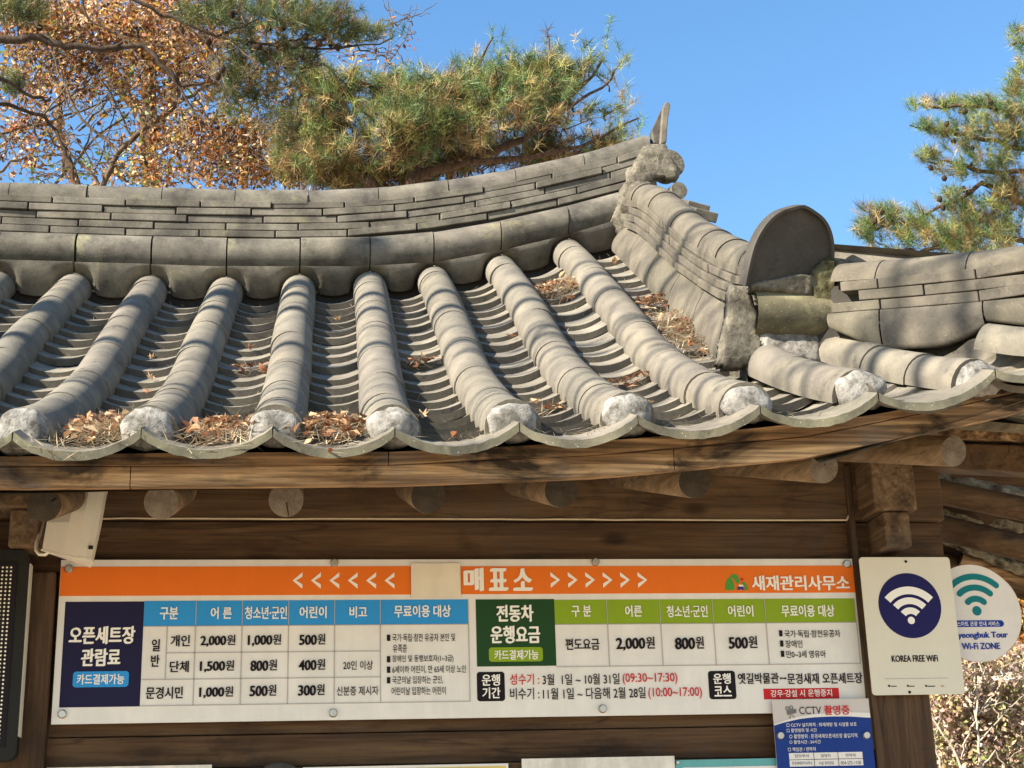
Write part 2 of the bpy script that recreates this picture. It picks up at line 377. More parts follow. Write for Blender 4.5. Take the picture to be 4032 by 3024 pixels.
US = np.linspace(0, 1, 13)
for i in range(NC - 1):
    mb = MB(); ys = list(np.arange(-.925, 1.5, .128)); tl = .185
    for k, y in enumerate(ys):
        y += rn(.014); dz = .037 + rn(.004); tw = rn(.008); sk_ = rn(.012); rows = []
        for q, h in ((0, dz), (.5, dz * .5), (1, 0)):
            rows.append([trough(i, .03 + .94 * u, y + tl * q + sk_ * (u - .5)) + np.array([0, 0, h + tw * (u - .5)]) for u in US])
        tn = rt(1.0, 1.3)
        mb.grid(rows, 0, tn, True, True)
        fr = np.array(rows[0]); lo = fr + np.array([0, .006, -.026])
        mb.grid([lo, fr], 0, tuple(x * .46 for x in tn), False, True)  # front lip toned darker: lichen dirt and step shade put into the colour
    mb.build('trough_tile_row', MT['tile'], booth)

def eave_tile(P0, P1, sag, yb, name='eave_tile'):
    """concave end tile hung between two crest points, its thick front edge facing out"""
    P0, P1 = np.array(P0, float), np.array(P1, float); mb = MB(); T = .024; n_ = 41
    back = np.array([0, .25, .09]); tn = rt(.9, 1.1)
    def arc(off): return np.array([P0 + (P1 - P0) * u + np.array([rn(.0006), .003 * noise.noise(Vector((u * 6, P0[0] * 5, 1))), -sag * (1 - (2 * u - 1) ** 2) ** .85 + off + .003 * noise.noise(Vector((u * 14, P0[0] * 9, off * 200)))]) for u in np.linspace(.004, .996, n_)])
    top, bot = arc(0), arc(-T)
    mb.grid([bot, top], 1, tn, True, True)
    mb.grid([top, top + back * .5, top + back], 0, tn, True, True); mb.grid([bot + back, bot], 0, tn, True, True)
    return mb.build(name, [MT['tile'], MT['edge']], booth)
EP = [np.array([XE[i], YE, ze(XE[i])]) for i in range(NC)] + [np.array([2.697, -1.105, .318]), np.array([3.06, -1.13, .425]), np.array([3.43, -1.19, .575])]
for i in range(len(EP) - 1): eave_tile(EP[i], EP[i + 1], .060, 0)

def mortar_cap(p, seed, d=(0, 1)):
    mb = MB(); c = np.array(p) + np.array([0, .018, -.064])
    q_ = random.uniform(.88, 1.1); mb.lump(c, (.071, .040 * random.uniform(.85, 1.1), .060 * q_), None, 0, random.uniform(.10, .19), seed, 2.2, 26, 22.); return mb.build('mortar_cap', MT['mortar'], booth)
for i in range(NC): mortar_cap(crest(i, -.99), i * 3.1)

# corner ridge frame: from B0 running out to the front right corner
B0 = np.array([2.50, -.36, 0.]); CD = np.array([.7071, -.7071, 0]); CN = np.array([-.7071, -.7071, 0])
def crp(t, off, z): return B0 + CD * t + CN * off + np.array([0, 0, z])
def cz(t, what):
    return float(I(t, [-.1, .15, .42, .69, 1.2], {'cap': [.955, .903, .852, .812, .78], 'capb': [.852, .811, .766, .726, .698], 'brb': [.745, .704, .655, .613, .585], 'bug': [.62, .575, .525, .487, .46]}[what]))
# two fanned cover rows below the corner ridge
fan = [(np.array([2.525, -.42, .672]), np.array([2.697, -1.0, .385])), (np.array([2.84, -.85, .556]), np.array([3.035, -1.06, .475])), (np.array([3.28, -1.03, .66]), np.array([3.42, -1.10, .64]))]
for q, (A, B) in enumerate(fan):
    mb = MB(); cuts = np.linspace(0, 1, 4 if q == 0 else 3)
    for a, b_ in zip(cuts[:-1], cuts[1:]):
        def fn(s):
            P = A + (B - A) * s; P[2] -= .016 * math.sin(math.pi * min(1, max(0, s))); return P
        half_row(mb, fn, np.linspace(a - .02, b_, 5), RC - .003, RC + .003, tone=rt(.92, 1.08))
    mb.build('cover_tile_row', MT['tile'], booth)
    mortar_cap(B + (B - A) / np.linalg.norm(B - A) * .005, 60 + q)
# short trough tiles between those rows
def fanline(q, s):
    if q < 0: P = crest(NC - 1, -.32 - .68 * s); return P
    A, B = fan[q]; return A + (B - A) * s
for q in range(3):
    mb = MB()
    for s in np.arange(-.25, 1.0, .16):
        rows = []
        for h, e in ((.024, .18), (0, -.05)):
            row = []
            for u in US:
                A = fanline(q - 1, s + e); Bq = fanline(q, s + e); P = A + (Bq - A) * u; P = P.copy()
                P[2] -= .062 + SAG * (1 - (2 * u - 1) ** 2) ** .8; row.append(P + np.array([0, 0, h]))
            rows.append(row)
        mb.grid(rows, 0, rt(.85, 1.1), True, True); fr = np.array(rows[0]); mb.grid([fr + np.array([0, .004, -.02]), fr], 0, rt(.8, 1.), True, True)
    mb.build('trough_tile_row', MT['tile'], booth)

# ---- main ridge (part) with its courses as sub-parts
def bt(x): return float(I(x, [-3, -.6, .07, .72, 1.045, 1.372, 1.68, 2.0, 2.27, 2.5], [1.90, 1.846, 1.842, 1.852, 1.869, 1.919, 1.983, 2.066, 2.145, 2.23]))
def bb_(x): return float(I(x, [-3, -.58, .08, .39, 1.04, 1.375, 1.69, 1.99, 2.24, 2.5], [1.735, 1.682, 1.681, 1.678, 1.694, 1.724, 1.796, 1.88, 1.966, 2.05]))
def ct(x): return float(I(x, [-3, -.64, .5, .83, 1.16, 1.47, 1.77, 2.09, 2.47], [2.17, 2.121, 2.121, 2.132, 2.160, 2.213, 2.280, 2.367, 2.501]))
core = MB(); xs = np.linspace(-2.75, 2.42, 60)
for s_ in (-1, 1):
    core.grid([[(x, 1.735 + s_ * -.085 * -1 if s_ > 0 else 1.66, zz) for x in xs] for zz in ()] or [[(x, 1.735 - s_ * .078, bb_(x) - .25) for x in xs], [(x, 1.735 - s_ * .078, ct(x) - .055) for x in xs]], 0, (.5, .5, .5), False, s_ < 0)
ridge = core.build('main_ridge', MT['dark'], booth)
mb = MB()
for i in range(NC - 1):   # U shaped plugs between the cover rows
    x0, x1 = XR[i] + .004, XR[i + 1] - .004; tn = rt(.85, 1.15); G = []
    yb = 1.565 + rn(.006)
    for v_ in np.linspace(0, 1, 9):
        row = []
        for x in np.linspace(x0, x1, 25):
            zt = bb_(x) - .010; u = (x - XR[i]) / (XR[i + 1] - XR[i]); P = trough(i, u, yb)
            dl = min(x - XR[i], XR[i + 1] - x); rc = .092; cr = crest(i if x - XR[i] < XR[i + 1] - x else i + 1, yb)[2]
            zl = P[2] + .068
            if dl < rc: zl = max(zl, cr + .014 - rc + math.sqrt(max(0, rc * rc - dl * dl)))
            z = zt + (zl - zt) * v_
            row.append((x, yb - .004 + .075 * (1 - math.cos(v_ * math.pi / 2)), z))
        G.append(row)
    mb.grid(G, 0, tn, True, True)
    bk = [(p[0], p[1] + .03, p[2] + .004) for p in G[-1]]; mb.grid([G[-1], bk], 0, tn, False, True)
if True:
    x0, x1 = 2.345 - .0, 2.345
mb.build('ridge_plug_tiles', MT['ridge'], ridge)
mb = MB()
def xtube(mb, xa, xb, yc, zf, r, a0, a1, tn, n_=7, mi=0, seg=13):
    G = []
    for x in np.linspace(xa, xb, n_):
        G.append([(x, yc - r * math.cos(rad(a)), zf(x) + r * math.sin(rad(a))) for a in np.linspace(a0, a1, seg)])
    mb.grid(G, mi, tn, True)
    for e in (0, -1):
        P = np.array(G[e]); mb.add([(P[0][0], yc, P.mean(0)[2])] + [tuple(p) for p in P], [(0, j + 1, j + 2) if e else (0, j + 2, j + 1) for j in range(seg - 1)], mi, tn)
for i in range(NC - 1):
    r = (.090 + rn(.003)); dy = rn(.006)
    xtube(mb, XR[i] + .003 + rn(.002), XR[i + 1] - .003 + rn(.002), 1.665 + dy, lambda x: (bt(x) + bb_(x)) / 2 - .008, r, -92, 92, rt(.85, 1.15))
mb.build('ridge_half_round_tiles', MT['ridge'], ridge)
mb = MB()
for c in range(5):
    x = -2.75 + (.17 if c % 2 else 0) + rn(.05)
    while x < 2.40:
        L = .335 + rn(.012); x2 = min(x + L, 2.42); dy = rn(.007); g_ = .0035; V = []
        lo, hi = .002 + c * .0365, .002 + (c + 1) * .0365 - .0035
        tl_ = rn(.004)
        for zz in (lo, hi):
            for (xx, yy) in ((x + g_, 1.642 + dy), (x2 - g_, 1.642 + dy + tl_), (x2 - g_, 1.82), (x + g_, 1.82)):
                V.append((xx, yy, bt(xx) + zz))
        if random.random() > .012: mb.hexa(V, 0, rt(.8, 1.22))
        x = x2
mb.build('ridge_flat_tile_courses', MT['ridge'], ridge, bevel=.003)
mb = MB(); x = -2.75 + .17
while x < 2.38:
    x2 = min(x + .335 + rn(.01), 2.44); r = .090 + rn(.002)
    xtube(mb, x, x2 - .004, 1.735 + rn(.004), lambda q: ct(q) - r + .001, r, -8, 188, rt(.88, 1.12)); x = x2
mb.build('ridge_cap_tiles', MT['ridge'], ridge)
def plaster(mb, pts, reg, Yf, th, seed, mi=0, N=44, amp=.010):
    q = np.array([(reg[0] + a * reg[2], reg[1] + b_ * reg[2]) for a, b_ in pts]); lo, hi = q.min(0), q.max(0)
    def inside(x, y):
        c = False
        for k in range(len(q)):
            (x1, y1), (x2, y2) = q[k], q[k - 1]
            if (y1 > y) != (y2 > y) and x < (x2 - x1) * (y - y1) / (y2 - y1) + x1: c = not c
        return c
    gx, gy = np.linspace(lo[0], hi[0], N), np.linspace(lo[1], hi[1], N); ok = [[inside(x, y) for x in gx] for y in gy]; idx = {}; V = []; Fc = []
    for j, y in enumerate(gy):
        for i_, x in enumerate(gx):
            u = (y - lo[1]) / (hi[1] - lo[1]); P = at(x, y, Yf[0] + (Yf[1] - Yf[0]) * u)
            edge = sum(ok[max(0, min(N - 1, j + dj))][max(0, min(N - 1, i_ + di))] for dj in (-2, 0, 2) for di in (-2, 0, 2)) / 9
            n1 = noise.noise(Vector(P) * 11 + Vector((seed, 0, 0))) + .5 * noise.noise(Vector(P) * 34 + Vector((seed, 0, 0)))
            P = P + np.array([n1 * .004, amp * n1 + (1 - edge) * .022, n1 * .004]); idx[j, i_] = len(V); V.append(P)
    o = len(V); V += [p + np.array([.0, th, 0]) for p in V]
    for j in range(N - 1):
        for i_ in range(N - 1):
            if ok[j][i_] or ok[j + 1][i_ + 1]:
                a, b_, c, d = idx[j, i_], idx[j, i_ + 1], idx[j + 1, i_ + 1], idx[j + 1, i_]; Fc += [(a, d, c, b_), (a + o, b_ + o, c + o, d + o)]
                for (p0, p1, jj, ii) in ((a, b_, j - 1, i_), (c, d, j + 1, i_), (b_, c, j, i_ + 1), (d, a, j, i_ - 1)):
                    if not (0 <= jj < N - 1 and 0 <= ii < N - 1 and (ok[jj][ii] or ok[jj + 1][ii + 1])): Fc.append((p0, p1, p1 + o, p0 + o))
    mb.add(V, Fc, mi, (1, 1, 1), True)
# end of the ridge: upright end tile, disc and mortar
mb = MB(); ZH = (2350, 350, .3617)
def horn(pts, Y, th, tn):
    A = [at(ZH[0] + a * ZH[2], ZH[1] + b_ * ZH[2], Y) for a, b_ in pts][::-1]; c = np.mean(A, 0); hi = max(p[2] for p in A); lo = min(p[2] for p in A)
    B = [p + np.array([0, th * (1.15 - .85 * (p[2] - lo) / (hi - lo)), 0]) for p in A]; n_ = len(A)
    mb.add(A + B, [tuple(range(n_))[::-1], tuple(range(n_, 2 * n_))] + [(i_, (i_ + 1) % n_, n_ + (i_ + 1) % n_, n_ + i_) for i_ in range(n_)], 0, tn)
horn([(600, 440), (640, 355), (680, 265), (722, 185), (752, 145), (765, 160), (735, 330), (715, 500), (690, 600), (620, 590)], 1.665, .07, (.95, .95, .95))
horn([(722, 190), (745, 152), (766, 134), (800, 162), (797, 205), (780, 300), (768, 420), (760, 575), (690, 605), (702, 470), (712, 320)], 1.63, .12, (1.25, 1.22, 1.18))  # near edge of the tile; its lit look is put into a lighter tone
mb.build('ridge_end_tile', MT['ridge'], ridge, bevel=.004)
mb = MB()
mb.lump((2.42, 1.71, 2.27), (.045, .08, .08), None, 0, .04, 3, 5.0, 22, 8.)
mb.lump((2.38, 1.68, 2.16), (.08, .07, .12), None, 0, .06, 5, 4.0, 24, 8.); mb.lump((2.36, 1.60, 2.02), (.07, .07, .14), None, 0, .06, 6, 4.0, 24, 8.)
plaster(mb, [(540, 610), (640, 585), (760, 600), (790, 690), (905, 900), (880, 950), (640, 930), (500, 1060), (495, 1180), (400, 1225), (412, 1440), (300, 1560), (262, 1590), (170, 1440), (235, 1260), (270, 1080), (350, 980), (430, 780), (500, 660)], (2350, 350, .3617), (1.60, 1.535), .05, 3, 0, 52, .005)
mb.build('ridge_end_mortar', [MT['mortar_g'], MT['mortar_g']], ridge)
mb = MB()
c_ = ad(1450, 352, 1.60); mb.tube([c_ + np.array([-.02, .09, 0]), c_], .072, 26, 0, (.9, .9, .88)); c_ = ad(1468, 410, 1.60); mb.tube([c_ + np.array([-.02, .09, 0]), c_], .042, 18, 0, (.8, .8, .76))
mb.build('ridge_side_disc', MT['mortar_g'], ridge, bevel=.006)
# tile slabs peeking out behind the descending ridge
mb = MB()
for P in (ad(1496, 446, 1.30), ad(1512, 462, 1.1)): mb.box(P, (.05, .11, .022), [(1, 0, -.25), (0, .88, .47), (.2, -.47, .88)], 0, rt())
mb.build('verge_tiles', MT['ridge'], booth, bevel=.004)

# ---- descending ridge
def dz(y): return float(I(y, [-.45, -.38, 0, .573, 1.143, 1.5, 1.6], [.975, .995, 1.165, 1.515, 1.935, 2.13, 2.17]))
def dzs(y): return (dz(y - .12) + dz(y) + dz(y + .12)) / 3
XD = 2.345
def xd(y): return 2.345 + .012 * (1.5 - y)
core = MB(); yy = np.linspace(1.58, -.37, 30)
for s_ in (-1, 1): core.grid([[(xd(y) + s_ * .06, y, dzs(y) - .42) for y in yy], [(xd(y) + s_ * .06, y, dzs(y) - .06) for y in yy]], 0, (.6, .6, .6), False, s_ > 0)
core.add([(xd(-.37) + a, -.37, dzs(-.37) + z) for a, z in ((-.06, -.42), (.06, -.42), (.06, -.06), (-.06, -.06))], [(0, 1, 2, 3)])
dr = core.build('descending_ridge', MT['dark'], booth)
mb = MB(); cuts = [1.50, 1.36, 1.06, .72, .34, .12, -.14, -.385]
for a, b_ in zip(cuts[:-1], cuts[1:]):
    half_row(mb, lambda y: np.array([xd(y), y, dzs(y)]), np.linspace(a + .015, b_, 6), .079, .085, -100, 100, 19, rt(.97, 1.1), 0, (rn(.003), 0))
mb.build('ridge_cap_tiles', MT['warm'], dr)
mb = MB()
for c in range(4):
    for s_ in (-1, 1):
        y = 1.52 - (.11 if c % 2 else 0)
        while y > -.36:
            L = random.uniform(.2, .27); y2 = max(y - L, -.375); hw = .088 + c * .010 + rn(.004); zt = -.088 - c * .036; V = []
            for zz in (zt - .033, zt):
                for q in (y - .003, y2 + .003):
                    pass
            for zz in (zt - .033, zt):
                P = [(xd(y) + s_ * hw, y - .003), (xd(y2) + s_ * hw, y2 + .003), (xd(y2) + s_ * .03, y2 + .003), (xd(y) + s_ * .03, y - .003)]
                if s_ > 0: P = P[::-1]
                V += [(p[0], p[1], dzs(p[1]) + zz) for p in P]
            mb.hexa(V, 0, rt(.88, 1.14)); y = y2
mb.build('ridge_flat_tile_courses', MT['warm'], dr, bevel=.003)
mb = MB()
for s_ in (-1, 1):
    y = 1.5
    while y > -.35:          # rounded side tiles
        y2 = max(y - .31, -.375); G = []; tn = rt(.92, 1.1)
        for q in np.linspace(y - .002, y2 + .002, 6):
            zt = dzs(q) - .235; zb = crest(NC - 1, q)[2] - .155
            G.append([(xd(q) + s_ * (.085 + .05 * math.sin(math.pi * (.08 + .6 * v_)) + .035 * v_), q, zt + (zb - zt) * v_) for v_ in np.linspace(0, 1, 9)])
        mb.grid(G, 0, tn, True, s_ < 0); y = y2
mb.build('ridge_side_tiles', MT['warm'], dr)
# end tile
def mw(w_, h_):
    P = [(-.5, 0)]
    for k in range(41):
        th = math.pi * (1 - k / 40); x = .5 * math.copysign(abs(math.cos(th)) ** .86, math.cos(th)); P.append((x, .30 + .67 * math.sin(th) ** .95 + .035 * max(0, 1 - abs(x) / .16)))
    return [(a * w_, b_ * h_) for a, b_ in P + [(.5, 0)]]
EXv = np.array([.968, .25, 0]); EUv = np.array([.17, -.40, .90]); EUv /= np.linalg.norm(EUv); ENv = np.cross(EXv, EUv)   # normal
EC = np.array([2.335, -.375, .835])
mb = MB(); o1 = [(a * .315, b_ * .315) for a, b_ in mw(1, .92)]
mb.prism(o1, EC, EXv, EUv, ENv * .030, 0)
mo = mb.build('ridge_end_tile', MT['dark'], dr, bevel=.004)
mb = MB()   # raised rim
inn = [(a * .294, .0 + b_ * .304) for a, b_ in mw(1, .92)]; n_ = len(o1)
for k, (A, B, C_, D_) in enumerate(zip(o1[:-1], o1[1:], inn[1:], inn[:-1])):
    V = []
    for off in (.029, .046):
        for a, b_ in (A, B, C_, D_): V.append(EC + EXv * a + EUv * b_ + ENv * off)
    mb.hexa(V, 0, (1.1, 1.1, 1.1))
mb.build('rim', MT['dark'], mo)
mb = MB()
G = []
for x in np.linspace(2.235, 2.50, 10): G.append([(x, -.345 - .10 * math.cos(rad(a)), .752 + (x - 2.3) * -.05 + .085 * math.sin(rad(a))) for a in np.linspace(-80, 95, 14)])
mb.grid(G, 0, (1.05, 1.0, .9), True); mb.build('ridge_stub_tile', MT['edge'], dr)
mb = MB()
RZ = (2850, 950, .3315)
mb.lump((2.275, -.315, .665), (.045, .05, .19), None, 0, .05, 11, 4.0, 20, 9.); mb.lump((2.38, -.32, .66), (.12, .05, .10), None, 0, .05, 13, 4.0, 20, 9.)
plaster(mb, [(95, 470), (190, 565), (310, 590), (372, 740), (430, 860), (408, 1010), (480, 1150), (480, 1250), (400, 1400), (120, 1470), (-50, 1430), (-10, 1180), (60, 900), (80, 600)], RZ, (-.372, -.385), .05, 7, 0, 40, .007)
plaster(mb, [(420, 1030), (550, 1010), (670, 970), (1020, 930), (1110, 960), (1180, 880), (1320, 780), (1385, 830), (1325, 960), (1410, 1050), (1400, 1100), (1200, 1200), (1150, 1445), (1000, 1425), (700, 1345), (540, 1280), (460, 1170)], RZ, (-.365, -.415), .05, 9, 1, 44, .012)
plaster(mb, [(330, 500), (430, 455), (620, 440), (900, 370), (1080, 390), (1095, 600), (1060, 690), (850, 610), (550, 570), (330, 550)], RZ, (-.455, -.425), .05, 12, 0, 40, .010)
mb.build('ridge_end_mortar', [MT['mortar_g'], m_mortar('pale mortar', (.27, .255, .23), (.11, .10, .085))], dr)
mb = MB(); plaster(mb, [(1060, 350), (1230, 185), (1330, 200), (1350, 330), (1330, 520), (1330, 770), (1180, 885), (1110, 935), (1085, 700), (1060, 600)], RZ, (-.455, -.425), .06, 19, 0, 44, .012)
mb.build('moss', MT['mortar_m'], dr)

# ---- corner ridge
core = MB(); ts = np.linspace(-.05, 1.2, 14)
for s_ in (-1, 1): core.grid([[crp(t, s_ * .06, cz(t, 'bug') - .1) for t in ts], [crp(t, s_ * .06, cz(t, 'capb')) for t in ts]], 0, (.6, .6, .6), False, s_ < 0)
cr_ = core.build('corner_ridge', MT['dark'], booth)
mb = MB()
for a, b_ in zip([.08, .235, .53, .84], [.232, .527, .837, 1.2]):
    half_row(mb, lambda t: crp(t, .0, cz(t, 'cap')), np.linspace(a, b_, 5), .092, .094, -86, 86, 19, rt(.95, 1.08))
mb.build('ridge_cap_tiles', MT['warm'], cr_)
mb = MB()
for c in range(3):
    t = .06 + (.0, .10, .04)[c]; first = True
    while t < 1.2:
        L = (.17, .22, .13)[c] if first else .32; first = False; t2 = min(t + L, 1.2); off = .104 + rn(.003); V = []
        for fr in (c / 3, (c + 1) / 3 - .02):
            for (q, o_) in ((t + .002, off), (t2 - .002, off), (t2 - .002, -.1), (t + .002, -.1)):
                zt, zb = cz(q, 'capb'), cz(q, 'brb'); V.append(crp(q, o_, zb + (zt - zb) * fr))
        mb.hexa(V[:4][::1] + V[4:], 0, rt(.88, 1.12)); t = t2
mb.build('ridge_flat_tile_courses', MT['warm'], cr_, bevel=.003)
mb = MB()
for a, b_, dn in ((.05, .225, .02), (.23, .56, .0), (.565, .9, .0), (.905, 1.2, .0)):
    G = []
    for q in np.linspace(a, b_, 9):
        zt, zb = cz(q, 'brb') - .003, cz(q, 'bug') - .01 + dn
        u = (q - a) / (b_ - a)
        if a < .1: zb = zt - .05 - .09 * u
        elif a < .3: zb += .055 * max(0, (u - .45) / .55) ** 2
        else: zb += .05 * (1 - min(1, u * 1.6)) + .02
        G.append([crp(q, .098 + .022 * math.sin(math.pi * (.15 + .7 * v_)), zt + (zb - zt) * v_) for v_ in np.linspace(0, 1, 9)] + [crp(q, .06, zb + .01)])
    mb.grid(G, 0, rt(.9, 1.05), True, True)
mb.build('ridge_side_tiles', MT['warm'], cr_)
mb = MB(); mb.lump((2.545, -.38, .865), (.06, .05, .08), None, 0, .06, 23, 4.0, 24, 10.); plaster(mb, [(1230, 185), (1400, 205), (1530, 255), (1615, 320), (1628, 490), (1560, 490), (1320, 600), (1325, 400), (1280, 250)], RZ, (-.435, -.435), .05, 21, 0, 40, .010); mb.build('ridge_end_mortar', MT['mortar_g'], cr_)

# ---- simple side slope beyond the corner ridge, deck and gable wall
mb = MB()
A0, A1 = np.array([2.42, 1.6, 1.25]), np.array([2.42, -.2, .62]); 
G = [[np.array([2.42 + 1.15 * u, -.30 + 1.9 * v_ - .85 * u * (1 - v_), 1.05 - .45 * u + .1 * math.sin(v_ * 40) ** 2 * 0]) for v_ in np.linspace(0, 1, 10)] for u in np.linspace(0, 1, 8)]
mb.grid(G, 0, (1, 1, 1), True); 
for v_ in np.linspace(.06, 1, 7):
    half_row(mb, lambda u: np.array([2.42 + 1.15 * u, -.30 + 1.9 * v_ - .85 * u * (1 - v_), 1.10 - .45 * u]), np.linspace(0, 1, 6), .075, .078, tone=rt())
mb.build('side_slope_tiles', MT['tile'], booth)
mb = MB()
G = [[crest(i, y) + np.array([0, 0, -.21]) for i in range(NC)] for y in np.linspace(-.95, 1.7, 14)]
mb.grid(G, 0, (1, 1, 1), True); mb.grid([[p + np.array([0, 0, -.03]) for p in r_] for r_ in G], 0, (1, 1, 1), True, True)
V = [(2.30, -.95, .10), (2.345, 1.7, 1.70), (3.6, 1.9, .50), (3.55, -1.0, .40), (2.9, -1.0, .27)]
mb.add([np.array(p) + np.array([0, 0, .0]) for p in ((2.2, -.98, .07), (2.345, .1, .60), (2.75, .1, .64), (2.75, -1.0, .235))], [(0, 1, 2, 3)])
mb.add([(2.75, -1.0, .235), (2.75, .1, .64), (3.75, .3, .56), (3.6, -1.05, .50)], [(0, 1, 2, 3)])
mb.add([(2.3, .1, .60), (2.3, 1.75, 1.15), (3.75, 2.2, .46), (3.75, .3, .56)], [(0, 1, 2, 3)])
mb.build('roof_deck', MT['soffit'], booth)
mb = MB(); mb.add([(-2.7, -.9, .05), (-2.7, 1.65, 1.6), (-2.7, 2.4, .3)], [(0, 1, 2)]); mb.add([(-2.75, 1.82, 2.0), (2.4, 1.82, 2.2), (2.4, 3.6, .3), (-2.75, 3.6, .3)], [(0, 1, 2, 3)], 0)
mb.build('gable_board', MT['wall'], booth)

# ---- eaves boards
def board(name, y0, y1, top, bot, mat, x0, x1, n_=46, cuts=()):
    xs = np.linspace(x0, x1, n_); mb = MB()
    for (a, b_) in zip([x0] + list(cuts), list(cuts) + [x1]):
        q = np.linspace(a + .0012, b_ - .0012, max(3, int((b_ - a) * 14)))
        yf = lambda x: -.10 * max(0, (x - 2.5)) ** 2
        A = [[(x, y0 + yf(x), bot(x)) for x in q], [(x, y0 + yf(x), top(x)) for x in q], [(x, y1 + yf(x), top(x)) for x in q], [(x, y1 + yf(x), bot(x)) for x in q], [(x, y0 + yf(x), bot(x)) for x in q]]
        mb.grid(A, 0, rt(.85, 1.12), False, True)
        for e in (0, -1):
            P = [A[k][e] for k in range(4)]; mb.add(P, [(0, 1, 2, 3)] if e == 0 else [(3, 2, 1, 0)])
    return mb.build(name, mat, booth)
fx = [-3, -.02, 1.0, 1.575, 2.17, 2.82, 3.3, 3.6]
board('fascia_board', -1.0, -.93, lambda x: min(ze(x) - .040, float(I(x, fx, [.125, .095, .110, .146, .215, .345, .50, .60]))), lambda x: float(I(x, fx, [.055, .045, .057, .090, .149, .285, .43, .53])), MT['fascia'], -2.7, 3.5, cuts=(-1.4, .988))
board('eaves_batten', -.985, -.955, lambda x: float(I(x, fx, [.053, .0425, .0545, .0875, .146, .282, .427, .527])), lambda x: float(I(x, fx, [.0, -.012, .002, .028, .088, .226, .37, .47])), MT['fascia'], -2.7, 3.5, cuts=(-.9, .31, 1.78))

# ---- rafters
RAF = [(95, 1090, 'endd'), (348, 1085, 'endg'), (618, 1080, 'endg'), (925, 1072, 'endd'), (1212, 1060, 'endd'), (1500, 1040, 'endd'), (1780, 1010, 'endg'), (2060, 975, 'endg')]
RAF = [(ad(a, b_, -.72), e) for a, b_, e in RAF]
RAF = [(np.array([RAF[0][0][0] - .35 * k, -.72, RAF[0][0][2]]), 'endg') for k in range(7, 0, -1)] + RAF
for k, (P, e) in enumerate(RAF):
    o = np.array(P); fanx = -max(0, o[0] - 1.3) * .16
    d = np.array([fanx, 1.0, .30]); d /= np.linalg.norm(d); mb = MB()
    r = .049 + rn(.002)
    path = [o + d * t for t in (0, .02, .5, 1.2)]; mb.tube(path, [r * .97, r, r * 1.02, r * 1.03], 22, 0, rt(.85, 1.15), True, True, 1)
    # a drying crack across the end grain
    an = rn(3.1); cx_ = np.array([math.cos(an), 0, math.sin(an)])
    if k % 2: mb.box(o + cx_ * r * .55 + np.array([0, -.001, 0]), (r * .4, .002, .0014), [cx_, (0, 1, 0), np.cross(cx_, (0, 1, 0))], 2)
    mb.build('rafter', [MT['rafter'], MT[e], MT['black']], booth, origin=o)

# ---- walls, beams, posts
XL, XP = -2.7, 2.645
mb = MB(); mb.bb(XL, 2.99, .0, .16, .138, .42); mb.build('wall_beam', MT['beam'], booth, bevel=.006)
mb = MB(); mb.bb(XL, 2.985, .03, .15, -.035, .134); mb.build('lower_wall_beam', MT['wall'], booth, bevel=.004)
mb = MB(); mb.tube([(x, -.002 + rn(.002), .136 + rn(.0015)) for x in np.linspace(.1, 2.63, 26)], .0035, 6); mb.tube([(2.63, -.004, .136), (2.645, -.004, .16), (2.642, -.004, .30)], .004, 6); mb.build('caulk_line', MT['caulk'], booth)
mb = MB(); mb.bb(XL, XP, .045, .09, -.29, -.037); mb.bb(XL, XP, .045, .09, -.553, -.293); mb.bb(XL, XP, .035, .09, -.655, -.556)
mb.bb(XL, XP, .03, .09, -2.6, -.71); mb.build('wall_planks', MT['wall'], booth, bevel=.003)
mb = MB(); mb.bb(XL, XP, .012, .09, -.70, -.658); mb.bb(.0, 2.64, .02, .05, -.010, .0); mb.build('wall_rail', MT['beam'], booth, bevel=.003)
mb = MB(); mb.bb(XL, 2.8, .5, 3.5, GZ, .3); mb.build('booth_body', MT['wall'], booth)
for (a, b_) in ((2.648, 2.855), (-.235, -.012)):
    mb = MB(); mb.bb(a, b_, -.022, .19, GZ, -.04); mb.build('post', MT['post'], booth, bevel=.008)
mb = MB(); mb.bb(2.637, 2.660, -.012, .03, -.64, .33); mb.build('corner_trim', MT['post'], booth, bevel=.004)
for dx in (0, -2.86):
    mb = MB(); A = atP(3445, 2006, (0, -.15, 0), (0, 1, 0)); B = atP(3615, 2006, (0, -.15, 0), (0, 1, 0))
    mb.bb(A[0] + dx, B[0] + dx, -.15, .1, A[2], .36); mb.build('beam_end', [MT['beam_y']], booth, bevel=.007)
    mb = MB(); A2 = at(3492, 2150, -.13); B2 = at(3594, 2150, -.13)
    mb.bb(A2[0] + dx, B2[0] + dx, -.13, .1, A2[2], A[2] - .002); mb.build('beam_bracket', [MT['beam_y']], booth, bevel=.006)
# hip rafter to the corner and the side rafters beyond it
HN = (-.7071, -.7071, 0); H0 = (2.80, .05, 0)
q = [atP(3790, 1745, H0, HN), atP(4200, 1758, H0, HN), atP(4200, 1866, H0, HN), atP(3790, 1846, H0, HN)]
mb = MB(); th = np.array([.09, .09, 0]); q[0] = q[0] + (q[0] - q[1]) * .5; q[3] = q[3] + (q[3] - q[2]) * .5
mb.hexa([q[3], q[2], q[2] + th, q[3] + th, q[0], q[1], q[1] + th, q[0] + th]); mb.build('hip_rafter', MT['beam'], booth, bevel=.006)
q = [p + np.array([-.01, -.01, 0]) for p in (atP(3700, 1690, H0, HN), atP(4200, 1720, H0, HN), atP(4200, 1742, H0, HN), atP(3700, 1728, H0, HN))]
mb = MB(); mb.hexa([q[3], q[2], q[2] + th, q[3] + th, q[0], q[1], q[1] + th, q[0] + th]); mb.build('hip_batten', MT['fascia'], booth)
